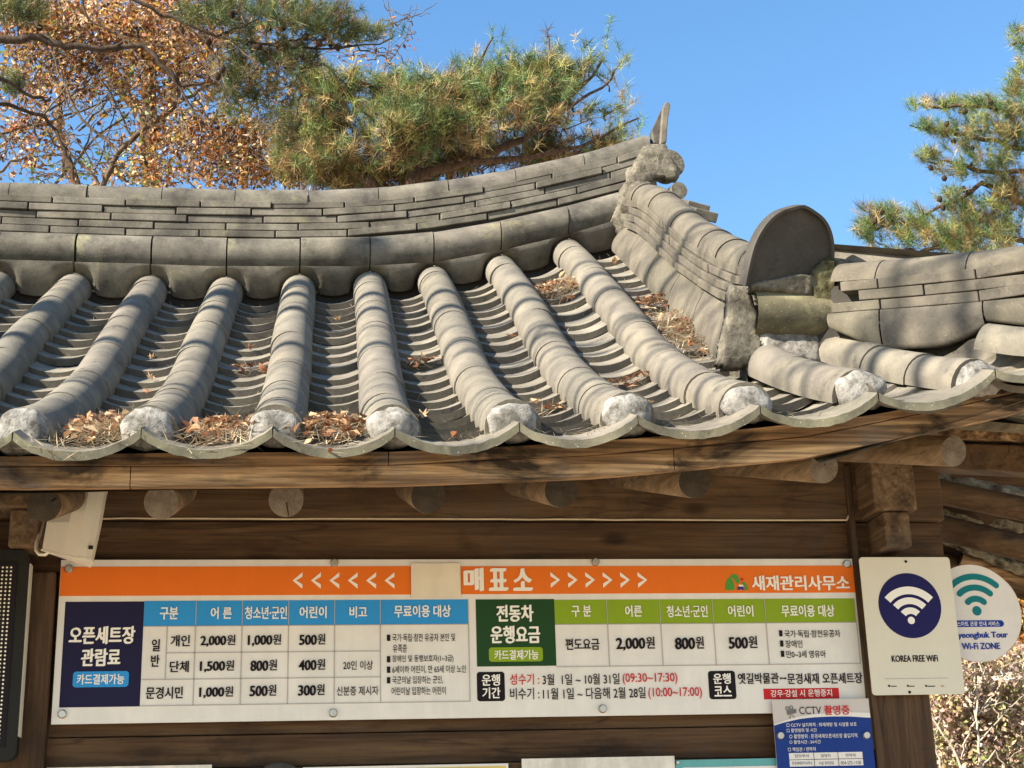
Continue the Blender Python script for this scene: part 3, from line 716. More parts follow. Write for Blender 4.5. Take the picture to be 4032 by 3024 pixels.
for k, (pa, pb, Y) in enumerate((((3690, 1935), (4060, 2010), .30), ((3690, 2075), (4060, 2165), .62), ((3660, 2200), (4080, 2330), 1.02))):
    A, B = at(*pa, Y), at(*pb, Y - .05); mb = MB(); d = (B - A); mb.tube([A - d * 1.2, A, B, B + d * .25], .046 + .006 * (k == 1), 18, 0, rt(.55, .8)); 
    mb.build('side_rafter', MT['beam'], booth)
for k, (pa, pb, Y) in enumerate((((3700, 1890), (4060, 1955), .36), ((3780, 2020), (4060, 2080), .75), ((3760, 2135), (4060, 2260), .9))):
    A, B = at(*pa, Y), at(*pb, Y); mb = MB(); L_ = B - A
    G = [[A + L_ * u + np.array([0, .0, -.028 + .056 * v_]) + np.array([0, -.03 * math.sin(math.pi * v_) + .018 * noise.noise(Vector((u * 9, v_ * 5, k))), .014 * noise.noise(Vector((u * 7, v_ * 4, k + 5)))]) for v_ in np.linspace(0, 1, 7)] for u in np.linspace(-.3, 1.2, 40)]
    mb.grid(G, 0, (1, 1, 1), True, True); mb.build('soffit_plaster', MT['mortar'] if k == 0 else MT['mortar_d'], booth)
mb = MB(); mb.add([at(3600, 1800, .45), at(4300, 1850, .45), at(4300, 2460, 1.25), at(3600, 2210, 1.15)], [(0, 1, 2, 3)]); mb.build('side_soffit', MT['wall'], booth)
mb = MB(); A, B = at(3780, 2200, .95), at(4080, 2310, .95); mb.tube([A, B], .03, 8, 0); mb.build('side_eaves_batten', MT['fascia'], booth)

# ------------------------------------------------------------------ lettering
def text_mesh(body, bold=0., space=1.):
    c = bpy.data.curves.new('text', 'FONT'); c.body = body; c.size = 1; c.offset = bold; c.space_character = space; c.resolution_u = 3
    o = bpy.data.objects.new('text', c); COL.objects.link(o)
    dg = bpy.context.evaluated_depsgraph_get(); dg.update()
    me = bpy.data.meshes.new_from_object(o.evaluated_get(dg)); n_ = len(me.vertices)
    V = np.zeros(n_ * 3); me.vertices.foreach_get('co', V); Fs = [tuple(p.vertices) for p in me.polygons]
    bpy.data.objects.remove(o); bpy.data.curves.remove(c); bpy.data.meshes.remove(me)
    return V.reshape(-1, 3), Fs
def put_text(mb, body, x0, x1, z0, z1, y, mi, bold=.02, space=1.):
    V, Fs = text_mesh(body, min(bold, .010), space); V0 = V
    for k, dx in enumerate((0, -1, 1) if bold > .015 else (0,)):
        V = V0 + np.array([dx * bold * .8, (dx * .3) * bold, 0]); put_glyphs(mb, V, Fs, V0.min(0) - [bold * .8 * (bold > .015), 0, 0], V0.max(0) + [bold * .8 * (bold > .015), 0, 0], x0, x1, z0, z1, y - .0001 * k, mi)
def put_glyphs(mb, V, Fs, lo, hi, x0, x1, z0, z1, y, mi):
    P = np.c_[x0 + (V[:, 0] - lo[0]) / (hi[0] - lo[0]) * (x1 - x0), np.full(len(V), y), z0 + (V[:, 1] - lo[1]) / (hi[1] - lo[1]) * (z1 - z0)]
    mb.add(P, Fs, mi)
class Plate:    # converts boxes measured on the photo to metres on one sign's plane
    def __init__(s, Y): s.Y = Y
    def box(s, reg, x0, y0, x1, y1):
        ox, oy, k = reg; cx, cy = (x0 + x1) / 2, (y0 + y1) / 2; g_ = lambda a, b_: at(ox + a * k, oy + b_ * k, s.Y)
        return g_(x0, cy)[0], g_(x1, cy)[0], g_(cx, y1)[2], g_(cx, y0)[2]
    def pt(s, reg, x, y): P = at(reg[0] + x * reg[2], reg[1] + y * reg[2], s.Y); return P[0], P[2]
def rrect(x0, x1, z0, z1, r, n_=5):
    P = []
    for cx, cz_, a0 in ((x1 - r, z1 - r, 0), (x0 + r, z1 - r, 90), (x0 + r, z0 + r, 180), (x1 - r, z0 + r, 270)):
        P += [(cx + r * math.cos(rad(a0 + 90 * k / n_)), cz_ + r * math.sin(rad(a0 + 90 * k / n_))) for k in range(n_ + 1)]
    return P
def slab(mb, pts, y, th, mi=0): mb.prism(pts[::-1], (0, y, 0), (1, 0, 0), (0, 0, 1), (0, th, 0), mi)
rect = lambda x0, x1, z0, z1: [(x0, z0), (x1, z0), (x1, z1), (x0, z1)]
R1, R2, R3, R4, R5, R6 = (0, 2150, .5269), (900, 2150, .5269), (1800, 2150, .5269), (2700, 2150, .4219), (3300, 2100, .5571), (2980, 2720, .2260)
def screw(parent, x, z, y, r=.0135):
    mb = MB(); mb.tube([(x, y + .012, z), (x, y - .008, z), (x, y - .011, z)], [r, r, r * .8], 20); mb.tube([(x, y + .013, z), (x, y + .03, z)], r * .6, 10)
    mb.build('screw', MT['steel'], parent)

# ---- fare board
fare = thing('fare_board', (1.32, 0, -.517), 'long white fare board with an orange top band, screwed to the wall', 'sign')
S = Plate(0.0); H = .517
mb = MB(); slab(mb, rect(0, 2.64, -H, 0), 0, .006); mb.build('panel', MT['white'], fare)
Y1, Y2, Y3 = -.0012, -.0024, -.0036
bands = MB()
b1 = S.box(R2, -1700, 150, 1363, 362); zt = S.pt(R2, 600, 152)[1]; zb = S.pt(R2, 600, 366)[1]
slab(bands, rect(.001, S.pt(R2, 1363, 250)[0], zb, zt), Y1, .001); slab(bands, rect(S.pt(R3, 26, 250)[0], 2.639, zb, zt - .001), Y1, .001)
bands.build('header_band', MT['orange'], fare)
def fld(name, reg, box, mat, y=Y1, r=0, name_mi=0):
    x0, x1, z0, z1 = S.box(reg, *box); mb = MB(); slab(mb, rrect(x0, x1, z0, z1, r) if r else rect(x0, x1, z0, z1), y, .001); return mb.build(name, mat, fare)
nx0 = S.pt(R1, 466, 800)[0]; nx1 = S.pt(R1, 1062, 800)[0]; tz0, tz1 = S.pt(R1, 760, 1203)[1], S.pt(R1, 760, 416)[1]
mb = MB(); slab(mb, rect(nx0, nx1, tz0, tz1), Y1, .001); mb.build('title_block', MT['navy'], fare)
tr = S.pt(R2, 1795, 700)[0]; hb = S.pt(R2, 600, 593)[1]
mb = MB(); slab(mb, rect(nx1 + .0005, tr, hb, S.pt(R2, 600, 405)[1]), Y1, .001); mb.build('table_header', MT['blue'], fare)
gx0, gx1 = S.pt(R3, 143, 650)[0], S.pt(R3, 733, 650)[0]; gz0, gz1 = S.pt(R3, 440, 898)[1], S.pt(R3, 440, 398)[1]
mb = MB(); slab(mb, rect(gx0, gx1, gz0, gz1), Y1, .001); mb.build('title_block', MT['dgreen'], fare)
gr = S.pt(R4, 1600, 800)[0]; ghb = S.pt(R3, 1320, 583)[1]
mb = MB(); slab(mb, rect(gx1 + .0005, gr, ghb, S.pt(R3, 1320, 400)[1]), Y1, .001); mb.build('table_header', MT['lgreen'], fare)
fld('badge', R1, (545, 937, 962, 1055), MT['blue'], Y2, .010); fld('badge', R3, (237, 757, 640, 864), MT['lgreen'], Y2, .010)
fld('badge', R3, (148, 940, 356, 1160), MT['black'], Y1, .010); fld('badge', R4, (214, 1165, 466, 1430), MT['black'], Y1, .010)
fld('warning_strip', R4, (727, 1328, 1430, 1427), MT['red'], Y1)
# table rules
mb = MB(); lw = .0013
def vline(x, z0, z1): slab(mb, rect(x - lw, x + lw, z0, z1), Y2, .0008)
def hline(x0, x1, z): slab(mb, rect(x0, x1, z - lw, z + lw), Y2, .0008)
tb = S.pt(R2, 600, 1178)[1]; top1 = S.pt(R2, 600, 405)[1]
vx = [S.pt(R1, 1455, 800)[0], S.pt(R2, 96, 800)[0], S.pt(R2, 445, 800)[0], S.pt(R2, 791, 800)[0], S.pt(R2, 1134, 800)[0], tr]
for x in vx: vline(x, tb, top1)
r1, r2 = S.pt(R2, 600, 790)[1], S.pt(R2, 600, 985)[1]; sx = S.pt(R1, 1242, 800)[0]
vline(sx, r2, hb); hline(sx, vx[4], r1); hline(nx1, vx[4], r2); hline(nx1, tr, tb); hline(nx1, tr, hb)
gb = S.pt(R3, 1320, 897)[1]; gt = S.pt(R3, 1320, 400)[1]
for x in (S.pt(R3, 1129, 700)[0], S.pt(R3, 1528, 700)[0], S.pt(R4, 268, 850)[0], S.pt(R4, 760, 850)[0], gr): vline(x, gb, gt)
hline(gx1, gr, gb); hline(gx1, gr, ghb)
mb.build('table_rules', MT['line'], fare)
# words: (material index) 0 white 1 black 2 red
L = MB(); 
def T(body, reg, x0, y0, x1, y1, mi, bold=.022, space=1., y=Y3):
    a, b_, c, d = S.box(reg, x0, y0, x1, y1); put_text(L, body, a, b_, c, d, y, mi, bold, space)
T('구분', R1, 1195, 457, 1332, 550, 0); T('어 른', R1, 1575, 458, 1733, 546, 0)
T('오픈세트장', R1, 517, 602, 1012, 733, 0, .042); T('관람료', R1, 607, 768, 902, 897, 0, .042); T('카드결제가능', R1, 575, 957, 930, 1035, 0, .02)
T('일', R1, 1134, 698, 1196, 788, 1); T('반', R1, 1128, 815, 1193, 903, 1); T('개인', R1, 1275, 667, 1420, 752, 1); T('단체', R1, 1268, 860, 1412, 945, 1); T('문경시민', R1, 1090, 1053, 1367, 1143, 1)
def price(dig, reg, x0, y0, x1, y1, wf=.26, comma=False):
    xm = x1 - (x1 - x0) * wf; h = y1 - y0
    T(dig, reg, x0, y0 + h * .06, xm, y1 + (h * .12 if ',' in dig else 0), 1, .045); T('원', reg, xm + 4, y0 - h * .04, x1, y1 - h * .06, 1, .02)
price('2,000', R1, 1497, 668, 1760, 745); price('1,500', R1, 1493, 858, 1750, 936); price('1,000', R1, 1488, 1052, 1743, 1130)
T('청소년·군인', R2, 122, 453, 437, 547, 0); T('어린이', R2, 530, 452, 733, 540, 0); T('비고', R2, 903, 452, 1035, 537, 0); T('무료이용 대상', R2, 1237, 443, 1660, 533, 0)
price('1,000', R2, 143, 663, 393, 742); price('500', R2, 527, 660, 723, 741, .32); price('800', R2, 162, 852, 362, 935, .32); price('400', R2, 522, 848, 722, 930, .32); price('500', R2, 157, 1040, 357, 1124, .32); price('300', R2, 518, 1036, 718, 1119, .32)
T('20인 이상', R2, 857, 857, 1078, 926, 1, .012); T('신분증 제시자', R2, 808, 1048, 1120, 1118, 1, .012)
for (yy_, s_, x0, x1) in ((655, '국가·독립·참전 유공자 본인 및', 1223, 1693), (738, '유족증', 1228, 1333), (815, '장애인 및 동행보호자(1~3급)', 1223, 1680), (893, '6세이하 어린이, 만 65세 이상 노인', 1223, 1772), (972, '국군의날 입장하는 군인,', 1223, 1602), (1053, '어린이날 입장하는 어린이', 1217, 1622)):
    T(s_, R2, x0, yy_, x1, yy_ + 60, 1, .008)
    if s_[0] not in '유어': a, b_, c, d = S.box(R2, 1183, yy_ + 9, 1208, yy_ + 56); slab(L, rect(a, b_, c, d), Y3, .0005, 1)
T('매', R3, 47, 167, 198, 336, 0, .05); T('표', R3, 235, 170, 380, 333, 0, .05); T('소', R3, 416, 170, 562, 333, 0, .05)
T('전동차', R3, 292, 442, 570, 566, 0, .042); T('운행요금', R3, 248, 598, 620, 727, 0, .042); T('카드결제가능', R3, 277, 777, 607, 850, 0, .02)
T('구 분', R3, 853, 445, 1000, 530, 0); T('어른', R3, 1253, 445, 1380, 530, 0); T('청소년·군인', R3, 1563, 445, 1870, 533, 0)
T('편도요금', R3, 808, 692, 1062, 777, 1); price('2,000', R3, 1185, 682, 1475, 773, .24); price('800', R3, 1625, 680, 1842, 773, .3)
T('운행', R3, 183, 960, 320, 1045, 0); T('기간', R3, 187, 1057, 322, 1140, 0)
T('성수기 :', R3, 393, 955, 612, 1038, 2, .012); T('3월  1일 ~ 10월 31일', R3, 637, 955, 1213, 1037, 1, .012); T('(09:30~17:30)', R3, 1235, 950, 1645, 1037, 2, .012)
T('비수기 :', R3, 395, 1060, 614, 1147, 1, .012); T('11월 1일 ~ 다음해 2월 28일', R3, 640, 1058, 1407, 1144, 1, .012); T('(10:00~17:00)', R3, 1427, 1057, 1828, 1145, 2, .012)
T('새재관리사무소', R4, 612, 277, 1525, 414, 0, .03); T('어린이', R4, 390, 555, 628, 660, 0); T('무료이용 대상', R4, 890, 552, 1385, 662, 0)
price('500', R4, 398, 845, 665, 960, .32)
for (yy_, s_, x0, x1) in ((785, '국가·독립·참전유공자', 918, 1440), (880, '장애인', 927, 1087), (976, '만0~3세 영유아', 935, 1305)):
    T(s_, R4, x0, yy_, x1, yy_ + 70, 1, .01); a, b_, c, d = S.box(R4, x0 - 48, yy_ + 3, x0 - 18, yy_ + 60); slab(L, rect(a, b_, c, d), Y3, .0005, 1)
T('운행', R4, 253, 1190, 418, 1288, 0); T('코스', R4, 263, 1306, 425, 1404, 0)
T('옛길박물관', R4, 485, 1186, 866, 1287, 1, .016); T('문경새재 오픈세트장', R4, 946, 1186, 1645, 1287, 1, .016)
L.add([(p[0], Y3, p[1]) for p in [S.pt(R4, *q) for q in ((872, 1236), (890, 1222), (890, 1231), (922, 1231), (922, 1222), (940, 1236), (922, 1250), (922, 1241), (890, 1241), (890, 1250))]][::-1], [(0, 1, 8, 9), (1, 2, 7, 8), (2, 3, 6, 7), (3, 4, 5, 6)] and [tuple(range(10))], 1)
T_ = lambda *a: None; T_(); T('강우·강설 시 운행중지', R4, 790, 1340, 1362, 1408, 0, .014)
def chevron(reg, x0, x1, y0, y1, tip):
    a, b_, c, d = S.box(reg, x0, y0, x1, y1); zc = (c + d) / 2; w_ = .009; q = [(a, d), (b_, zc), (a, c), (a, c + w_ * 1.6), (b_ - w_ * 1.3, zc), (a, d - w_ * 1.6)]
    if tip < 0: q = [(a + b_ - p[0], p[1]) for p in q][::-1]
    L.add([(p[0], Y2, p[1]) for p in q], [(0, 1, 4, 5), (1, 2, 3, 4)] if tip > 0 else [(5, 4, 1, 0), (4, 3, 2, 1)][::1], 0)
    if tip < 0: pass
for k in range(6): chevron(R2, 478 + 137.5 * k, 552 + 137.5 * k, 197, 320, -1); chevron(R3, 697 + 130.3 * k, 768 + 130.3 * k, 195, 313, 1)
L.build('lettering', [MT['wtext'], MT['black'], MT['red']], fare)
# mountain emblem
mb = MB(); lp = lambda pts, mi, y: slab(mb, [S.pt(R4, *p) for p in pts][::-1], y, .0006, mi)
lp([(370, 413), (370, 370), (380, 320), (400, 295), (425, 300), (445, 340), (455, 380), (450, 413)], 0, Y2)
lp([(405, 296), (425, 270), (450, 262), (480, 275), (505, 330), (480, 362), (462, 330), (440, 300)], 0, Y2)
lp([(515, 345), (540, 333), (562, 350), (578, 390), (580, 413), (550, 413), (545, 375)], 0, Y2)
lp([(508, 303), (532, 299), (536, 322), (512, 326)], 2, Y2)
lp([(472, 408), (485, 398), (478, 382), (540, 382), (530, 398), (552, 412), (525, 412), (512, 400), (500, 411)], 1, Y3)
lp([(492, 380), (498, 362), (530, 362), (540, 380)], 3, Y2)
mb.build('emblem', [MT['lgo_g'], MT['lgo_b'], MT['red'], MT['wtext']], fare)
for reg, x, y in ((R1, 516, 175), (R1, 467, 1258), (R2, 790, 130), (R2, 781, 1250), (R3, 1031, 122), (R3, 1085, 1218), (R4, 1496, 172)):
    p = S.pt(reg, x, y); screw(fare, p[0], p[1], -.003)
# paper taped over one syllable of the band
x0, x1, z0, z1 = S.box(R2, 1363, 132, 1732, 388); mb = MB(); G = []
for z in np.linspace(z0, z1, 9): G.append([(x, -.0052 - .0018 * noise.noise(Vector((x * 9, z * 9, 2))) - .001, z) for x in np.linspace(x0, x1, 9)])
mb.grid(G, 0, (1, 1, 1), True); mb.grid([[(p[0], -.0045, p[2]) for p in r_] for r_ in G], 0, (1, 1, 1), True, True)
tag(mb.build('paper_patch', MT['paper']), 'blank cream paper taped over part of the orange band on the fare board', 'paper')

# ---- white rectangular wifi sign
P_ = Plate(-.06); X0, X1, Z0, Z1 = 2.639, 2.962, -.470, -.007
wf = thing('wifi_sign', ((X0 + X1) / 2, -.06, Z0), 'cream rectangular sign with white wifi arcs in a navy circle, on the right post', 'sign')
mb = MB(); slab(mb, rrect(X0, X1, Z0, Z1, .012), -.06, .004); mb.bb(2.78, 2.82, -.056, -.02, -.46, -.42); mb.bb(2.78, 2.82, -.056, -.02, -.06, -.03); mb.build('panel', MT['cream'], wf)
circ = lambda cx, cz_, r, n_=48, a0=0, a1=360: [(cx + r * math.cos(rad(a0 + (a1 - a0) * k / (n_ if a1 - a0 == 360 else n_ - 1))), cz_ + r * math.sin(rad(a0 + (a1 - a0) * k / (n_ if a1 - a0 == 360 else n_ - 1)))) for k in range(n_)]
def arcband(mb, cx, cz_, ri, ro, a0, a1, y, mi=0, n_=24, ends=False):
    A = circ(cx, cz_, ro, n_, a0, a1); B = circ(cx, cz_, ri, n_, a0, a1)
    mb.grid([[(p[0], y, p[1]) for p in A], [(p[0], y, p[1]) for p in B]], mi, (1, 1, 1), False)
    if ends:
        for a in (a0, a1):
            c = circ(cx + (ri + ro) / 2 * math.cos(rad(a)), cz_ + (ri + ro) / 2 * math.sin(rad(a)), (ro - ri) / 2, 14); mb.add([(p[0], y - .00015, p[1]) for p in c], [tuple(range(14))], mi)
cc = P_.pt(R5, 507, 510); rc = .1105
mb = MB(); slab(mb, circ(cc[0], cc[1], rc), -.061, .001); mb.build('emblem_disc', MT['wifi'], wf)
mb = MB(); ap = P_.pt(R5, 516, 616); slab(mb, circ(ap[0], ap[1], .0125, 24), -.062, .0006)
for ri, ro in ((.024, .046), (.0575, .080), (.091, .117)): arcband(mb, ap[0], ap[1] - .002, ri, ro, 43, 137, -.0622)
mb.build('wifi_symbol', MT['wtext'], wf)
mb = MB(); a, b_, c, d = P_.box(R5, 377, 862, 705, 908); put_text(mb, 'KOREA FREE WiFi', a, b_, c, d, -.061, 0, .04)
a, b_, c, d = P_.box(R5, 330, 1024, 778, 1028); slab(mb, rect(a, b_, c, d), -.0608, .0003, 1)
for x, w_ in ((372, 62), (505, 55), (635, 70), (748, 22)):
    a, b_, c, d = P_.box(R5, x - 20, 1070, x + w_ - 20, 1086); put_text(mb, {372: '●▬▬', 505: '◉▬▬', 635: '●▬▬▬', 748: 'kt'}[x], a, b_, c, d, -.061, 0 if x < 700 else 2, .0)
for y in (200, 1123):
    p = P_.pt(R5, 478 if y < 500 else 505, y); slab(mb, circ(p[0], p[1], .005, 14), -.0615, .0006, 3)
mb.build('lettering', [MT['black'], MT['line'], MT['red'], MT['black']], wf)

# ---- round wifi sign behind it
Yr = -.012; Q = Plate(Yr); rc_ = Q.pt(R5, 965, 560); rr = .168
cen = Q.pt(R5, 968, 562)
rs = thing('round_wifi_sign', (cen[0], Yr, cen[1] - rr), 'round white sign with teal wifi arcs, half behind the cream rectangular sign', 'sign')
mb = MB(); slab(mb, circ(cen[0], cen[1], rr, 64), Yr, .004); mb.bb(cen[0] - .16, cen[0] - .05, Yr + .004, .02, cen[1] - .015, cen[1] + .015); mb.build('panel', m_flat('off white panel', (.64, .59, .53), .4, .4, .03), rs)
mb = MB(); 
for k in range(64):
    arcband(mb, cen[0], cen[1], rr - .0006 - .004 * max(0, noise.noise(Vector((math.cos(k / 10.19) * 2, math.sin(k / 10.19) * 2, 1)))), rr, k * 360 / 64, (k + 1) * 360 / 64, Yr - .0008, 0, 3)
mb.build('rust_edge', m_flat('rust', (.25, .09, .04), .8, .2, .2), rs)
mb = MB(); ap = Q.pt(R5, 981, 548); slab(mb, circ(ap[0], ap[1], .0165, 26), Yr - .001, .0006)
for ri, ro in ((.033, .054), (.072, .093), (.110, .131)): arcband(mb, ap[0], ap[1] - .002, ri, ro, 48, 132, Yr - .0014, 0, 24, True)
mb.build('wifi_symbol', MT['teal'], rs)
mb = MB(); a, b_, c, d = Q.box(R5, 770, 615, 1172, 662); slab(mb, rrect(a, b_, c, d, .012), Yr - .001, .0006, 0)
def TQ(body, x0, y0, x1, y1, mi, bold): a, b_, c, d = Q.box(R5, x0, y0, x1, y1); put_text(mb, body, a, b_, c, d, Yr - .002, mi, bold)
TQ('스마트 관광 안내 서비스', 840, 623, 1138, 656, 1, .006); TQ('Gyeongbuk Tour', 806, 697, 1200, 752, 0, .04); TQ('Wi-Fi ZONE', 873, 775, 1143, 820, 0, .04)
mb.build('lettering', [MT['lgo_b'], MT['wtext']], rs)

# ---- blue camera notice
Yc = -.022; Cq = Plate(Yc); CX0, CX1, CZ1, CZ0 = 2.306, 2.638, -.476, -.88
cs = thing('camera_notice', ((CX0 + CX1) / 2, Yc, CZ0), 'blue and grey camera surveillance notice overlapping the lower right corner of the fare board', 'sign')
mb = MB(); slab(mb, rect(CX0, CX1, CZ0, CZ1), Yc, .005); mb.build('panel', MT['cgrey'], cs)
mb = MB(); tp = [Cq.pt(R6, x, y) for x, y in ((310, 605), (500, 545), (750, 490), (1000, 462), (1300, 447), (1600, 447), (1965, 470))]; tp[0] = (CX0, tp[0][1]); tp[-1] = (CX1, tp[-1][1])
slab(mb, [(CX0, CZ0), (CX1, CZ0)] + tp[::-1], Yc - .001, .001); mb.build('blue_field', MT['cblue'], cs)
mb = MB(); mb.grid([[(p[0], Yc - .0012, p[1]) for p in tp], [(p[0], Yc - .0012, p[1] + .004 + .012 * k / 6) for k, p in enumerate(tp)]], 0, (1, 1, 1), False, True)
a, b_, c, d = Cq.box(R6, 565, 1075, 1845, 1310); slab(mb, rect(a, b_, c, d), Yc - .0016, .0006, 0); tx = (a, b_, c, d)
mb.build('white_fields', MT['white'], cs)
mb = MB()
def TC(body, x0, y0, x1, y1, mi, bold): a, b_, c, d = Cq.box(R6, x0, y0, x1, y1); put_text(mb, body, a, b_, c, d, Yc - .0026, mi, bold)
TC('CCTV', 735, 278, 1118, 408, 1, .0); TC('촬영중', 1168, 255, 1612, 420, 2, .02)
TC('□ CCTV 설치목적 : 화재예방 및 시설물 보호', 512, 555, 1735, 625, 0, 0); TC('□ 촬영범위 및 시간', 517, 655, 1040, 722, 0, 0); TC('○ 촬영범위 : 문경새재오픈세트장 출입지역', 562, 750, 1745, 825, 0, 0)
TC('○ 촬영시간 : 24시간', 565, 860, 1110, 925, 0, 0); TC('□ 책임관 / 연락처', 540, 985, 1020, 1055, 0, 0)
for s_, x0, x1, y in (('담당부서', 660, 900, 1105), ('담당자', 1115, 1285, 1100), ('연락처', 1542, 1715, 1095), ('문경새재관리사무소', 610, 965, 1232), ('시설 관리담당', 1080, 1340, 1230), ('054-572-1150', 1460, 1810, 1225)): TC(s_, x0, y, x1, y + 60, 3, 0)
for x in (995, 1418): a = Cq.pt(R6, x, 1190)[0]; slab(mb, rect(a - .0008, a + .0008, tx[2], tx[3]), Yc - .0024, .0004, 3)
zc = Cq.pt(R6, 1200, 1193)[1]; slab(mb, rect(tx[0], tx[1], zc - .0008, zc + .0008), Yc - .0024, .0004, 3)
cq = lambda x, y: Cq.pt(R6, x, y)
slab(mb, [cq(*p) for p in ((515, 345), (655, 318), (665, 395), (528, 425))][::-1], Yc - .002, .0005, 4); slab(mb, [cq(*p) for p in ((650, 345), (680, 310), (688, 390), (655, 370))][::-1], Yc - .002, .0005, 4)
for x, y in ((530, 310), (597, 295)): p = cq(x, y); arcband(mb, p[0], p[1], .0035, .0068, 0, 359.9, Yc - .0021, 4, 20)
for x0, x1 in ((575, 565), (600, 645)): A, B = cq(x0, 420), cq(x1, 488 if x0 < 590 else 465); slab(mb, [A, (A[0] + .003, A[1]), (B[0] + .003, B[1]), B][::-1], Yc - .002, .0005, 4)
mb.build('lettering', [MT['wtext'], MT['black'], MT['red'], MT['navy'], m_flat('pictogram grey', (.13, .12, .12), .5, .3, 0)], cs)
for x, y in ((402, 785), (1898, 778)): p = cq(x, y); screw(cs, p[0], p[1], Yc - .003, .0125)

# ---- dot matrix display at the left
led = thing('display_board', (-.5, -.10, -.64), 'dark framed dot matrix display on the left post beside the fare board', 'display')
mb = MB(); slab(mb, rrect(-1.2, -.082, -.632, .012, .03), -.10, .05); mb.build('frame', MT['frame'], led, bevel=.004)
mb = MB(); slab(mb, rect(-1.14, -.116, -.592, -.028), -.104, .003); mb.build('screen', MT['black'], led)
mb = MB(); mb.bb(-.090, -.078, -.09, -.05, -.56, -.03); mb.build('side_rail', MT['shell2'], led)
mb = MB()
for a in range(26):
    for b_ in range(44):
        x, z = -.134 - a * .0128, -.045 - b_ * .0124; mb.add([(x + .0032 * math.cos(k), -.1052, z + .0032 * math.sin(k)) for k in np.linspace(0, 6.283, 9)[:-1][::-1]], [tuple(range(8))])
d = mb.build('led_dots', MT['led'], led); d['kind'] = 'stuff'

# ---- wall speaker at the upper left
sp = thing('wall_speaker', (.05, 0, .0), 'cream wedge shaped wall speaker on a bent bracket under the left eaves', 'speaker')
U = lambda x, y, Y=-.25: at(x * .2833, 1830 + y * .2833, Y)
def sect(A, B, Cc, rb, n_=9): pass
mb = MB()
# cross sections at top and bottom: back-left edge, side seam, front bulge, right edge
def ring(bl, s1, s2, rt_, dep):
    P = [U(*bl, -.20), U(*s1, -.262), U(*s2, -.29)]
    q = U(*rt_, -.235); m_ = (P[2] + q) / 2 + np.array([.004, -.022, 0])
    return P + [P[2] * .4 + m_ * .6, m_, m_ * .5 + q * .5 + np.array([.006, -.008, 0]), q, q + np.array([-.02, .07, 0]), P[0] + np.array([.02, .05, 0])]
top = ring((1075, 300), (1100, 292), (1240, 318), (1490, 395), 0)
mid = ring((650, 800), (960, 800), (1160, 800), (1408, 860), 0)
bot = ring((588, 1172), (880, 1250), (1070, 1285), (1303, 1337), 0)
rows = [top, mid, bot]; nn = len(top)
for j in range(2):
    for k in range(nn):
        a, b_ = rows[j][k], rows[j][(k + 1) % nn]; c, d = rows[j + 1][(k + 1) % nn], rows[j + 1][k]
        mb.add([a, b_, c, d], [(0, 1, 2, 3)], 1 if 2 <= k <= 5 else 0, (1, 1, 1), False)
mb.add(top, [tuple(range(nn))[::-1]]); mb.add(bot, [tuple(range(nn))])
mb.build('case', [MT['shell'], MT['shell2']], sp)
mb = MB(); e = [(p - np.array(bot).mean(0)) * 1.04 + np.array(bot).mean(0) for p in bot]; mb.add(e + [p + np.array([0, 0, -.006]) for p in e], [tuple(range(nn))[::-1], tuple(range(nn, 2 * nn))] + [(i, nn + i, nn + (i + 1) % nn, (i + 1) % nn) for i in range(nn)])
mb.build('end_cap', MT['shell'], sp); mb = MB()
e = [(p - np.array(top).mean(0)) * 1.04 + np.array(top).mean(0) for p in top]; mb.add(e + [p + np.array([0, 0, .006]) for p in e], [tuple(range(nn)), tuple(range(nn, 2 * nn))[::-1]] + [(i, (i + 1) % nn, nn + (i + 1) % nn, nn + i) for i in range(nn)])
mb.build('end_cap', MT['shell'], sp)
mb = MB(); br = [U(590, 800, -.06), U(555, 960, -.12), U(510, 1080, -.16), U(500, 1190, -.18), U(545, 1245, -.19), U(625, 1250, -.20), U(680, 1212, -.21), U(800, 1235, -.22), U(1060, 1305, -.24)]
mb.tube(br, .0055, 8); mb.tube([U(590, 800, -.06), U(600, 700, .0)], .0055, 8); mb.build('bracket', MT['shell'], sp)
mb = MB(); p = U(1262, 1148, -.30); a = U(1235, 1125, -.3); 
mb.box(U(1262, 1148, -.288), (.0065, .002, .0055)); mb.build('maker_plate', MT['frame'], sp)
mb = MB(); c0 = U(880, 320, -.35); mb.tube([U(900, 310, -.55), U(850, 420, -.66), U(760, 480, -.74), U(700, 515, -.77)], .0022, 6); mb.build('cable', MT['frame'], sp)

# ---- notices along the bottom edge of the view
def poster(name, x0, x1, zt, y, label, mats, border=0, cat='poster', inner=None):
    mb = MB(); slab(mb, rect(x0, x1, zt - .5, zt), y, .004, 0)
    if border: slab(mb, rect(x0 + border, x1 - border, zt - .5 + border, zt - border), y - .001, .001, 1)
    if inner: slab(mb, rect(x0 + border + inner, x1 - border - inner, zt - .5, zt - border - inner), y - .002, .001, 2)
    return tag(mb.build(name, mats), label, cat)
poster('notice_sheet', -.004, .494, -.648, -.004, 'plain white notice low on the wall below the left end of the fare board', [MT['sheet']])
poster('bordered_poster', .775, 1.425, -.662, -.006, 'yellow bordered poster in a white edge, below the middle of the fare board', [MT['white'], MT['yellow'], MT['white']], .008, inner=.012)
poster('white_board', 1.468, 1.968, -.649, -.010, 'stained white board between the yellow bordered and the teal bordered posters', [MT['sheet']], cat='board')
tb_ = poster('framed_poster', 1.972, 2.60, -.662, -.003, 'white poster with a teal border below the right end of the fare board', [MT['tealb'], MT['white']], .024)
screw(tb_, *(lambda p: (p[0], p[2]))(at(1900 + 1303 * .5877, 2900 + 176 * .5877, -.004)), -.006, .006)
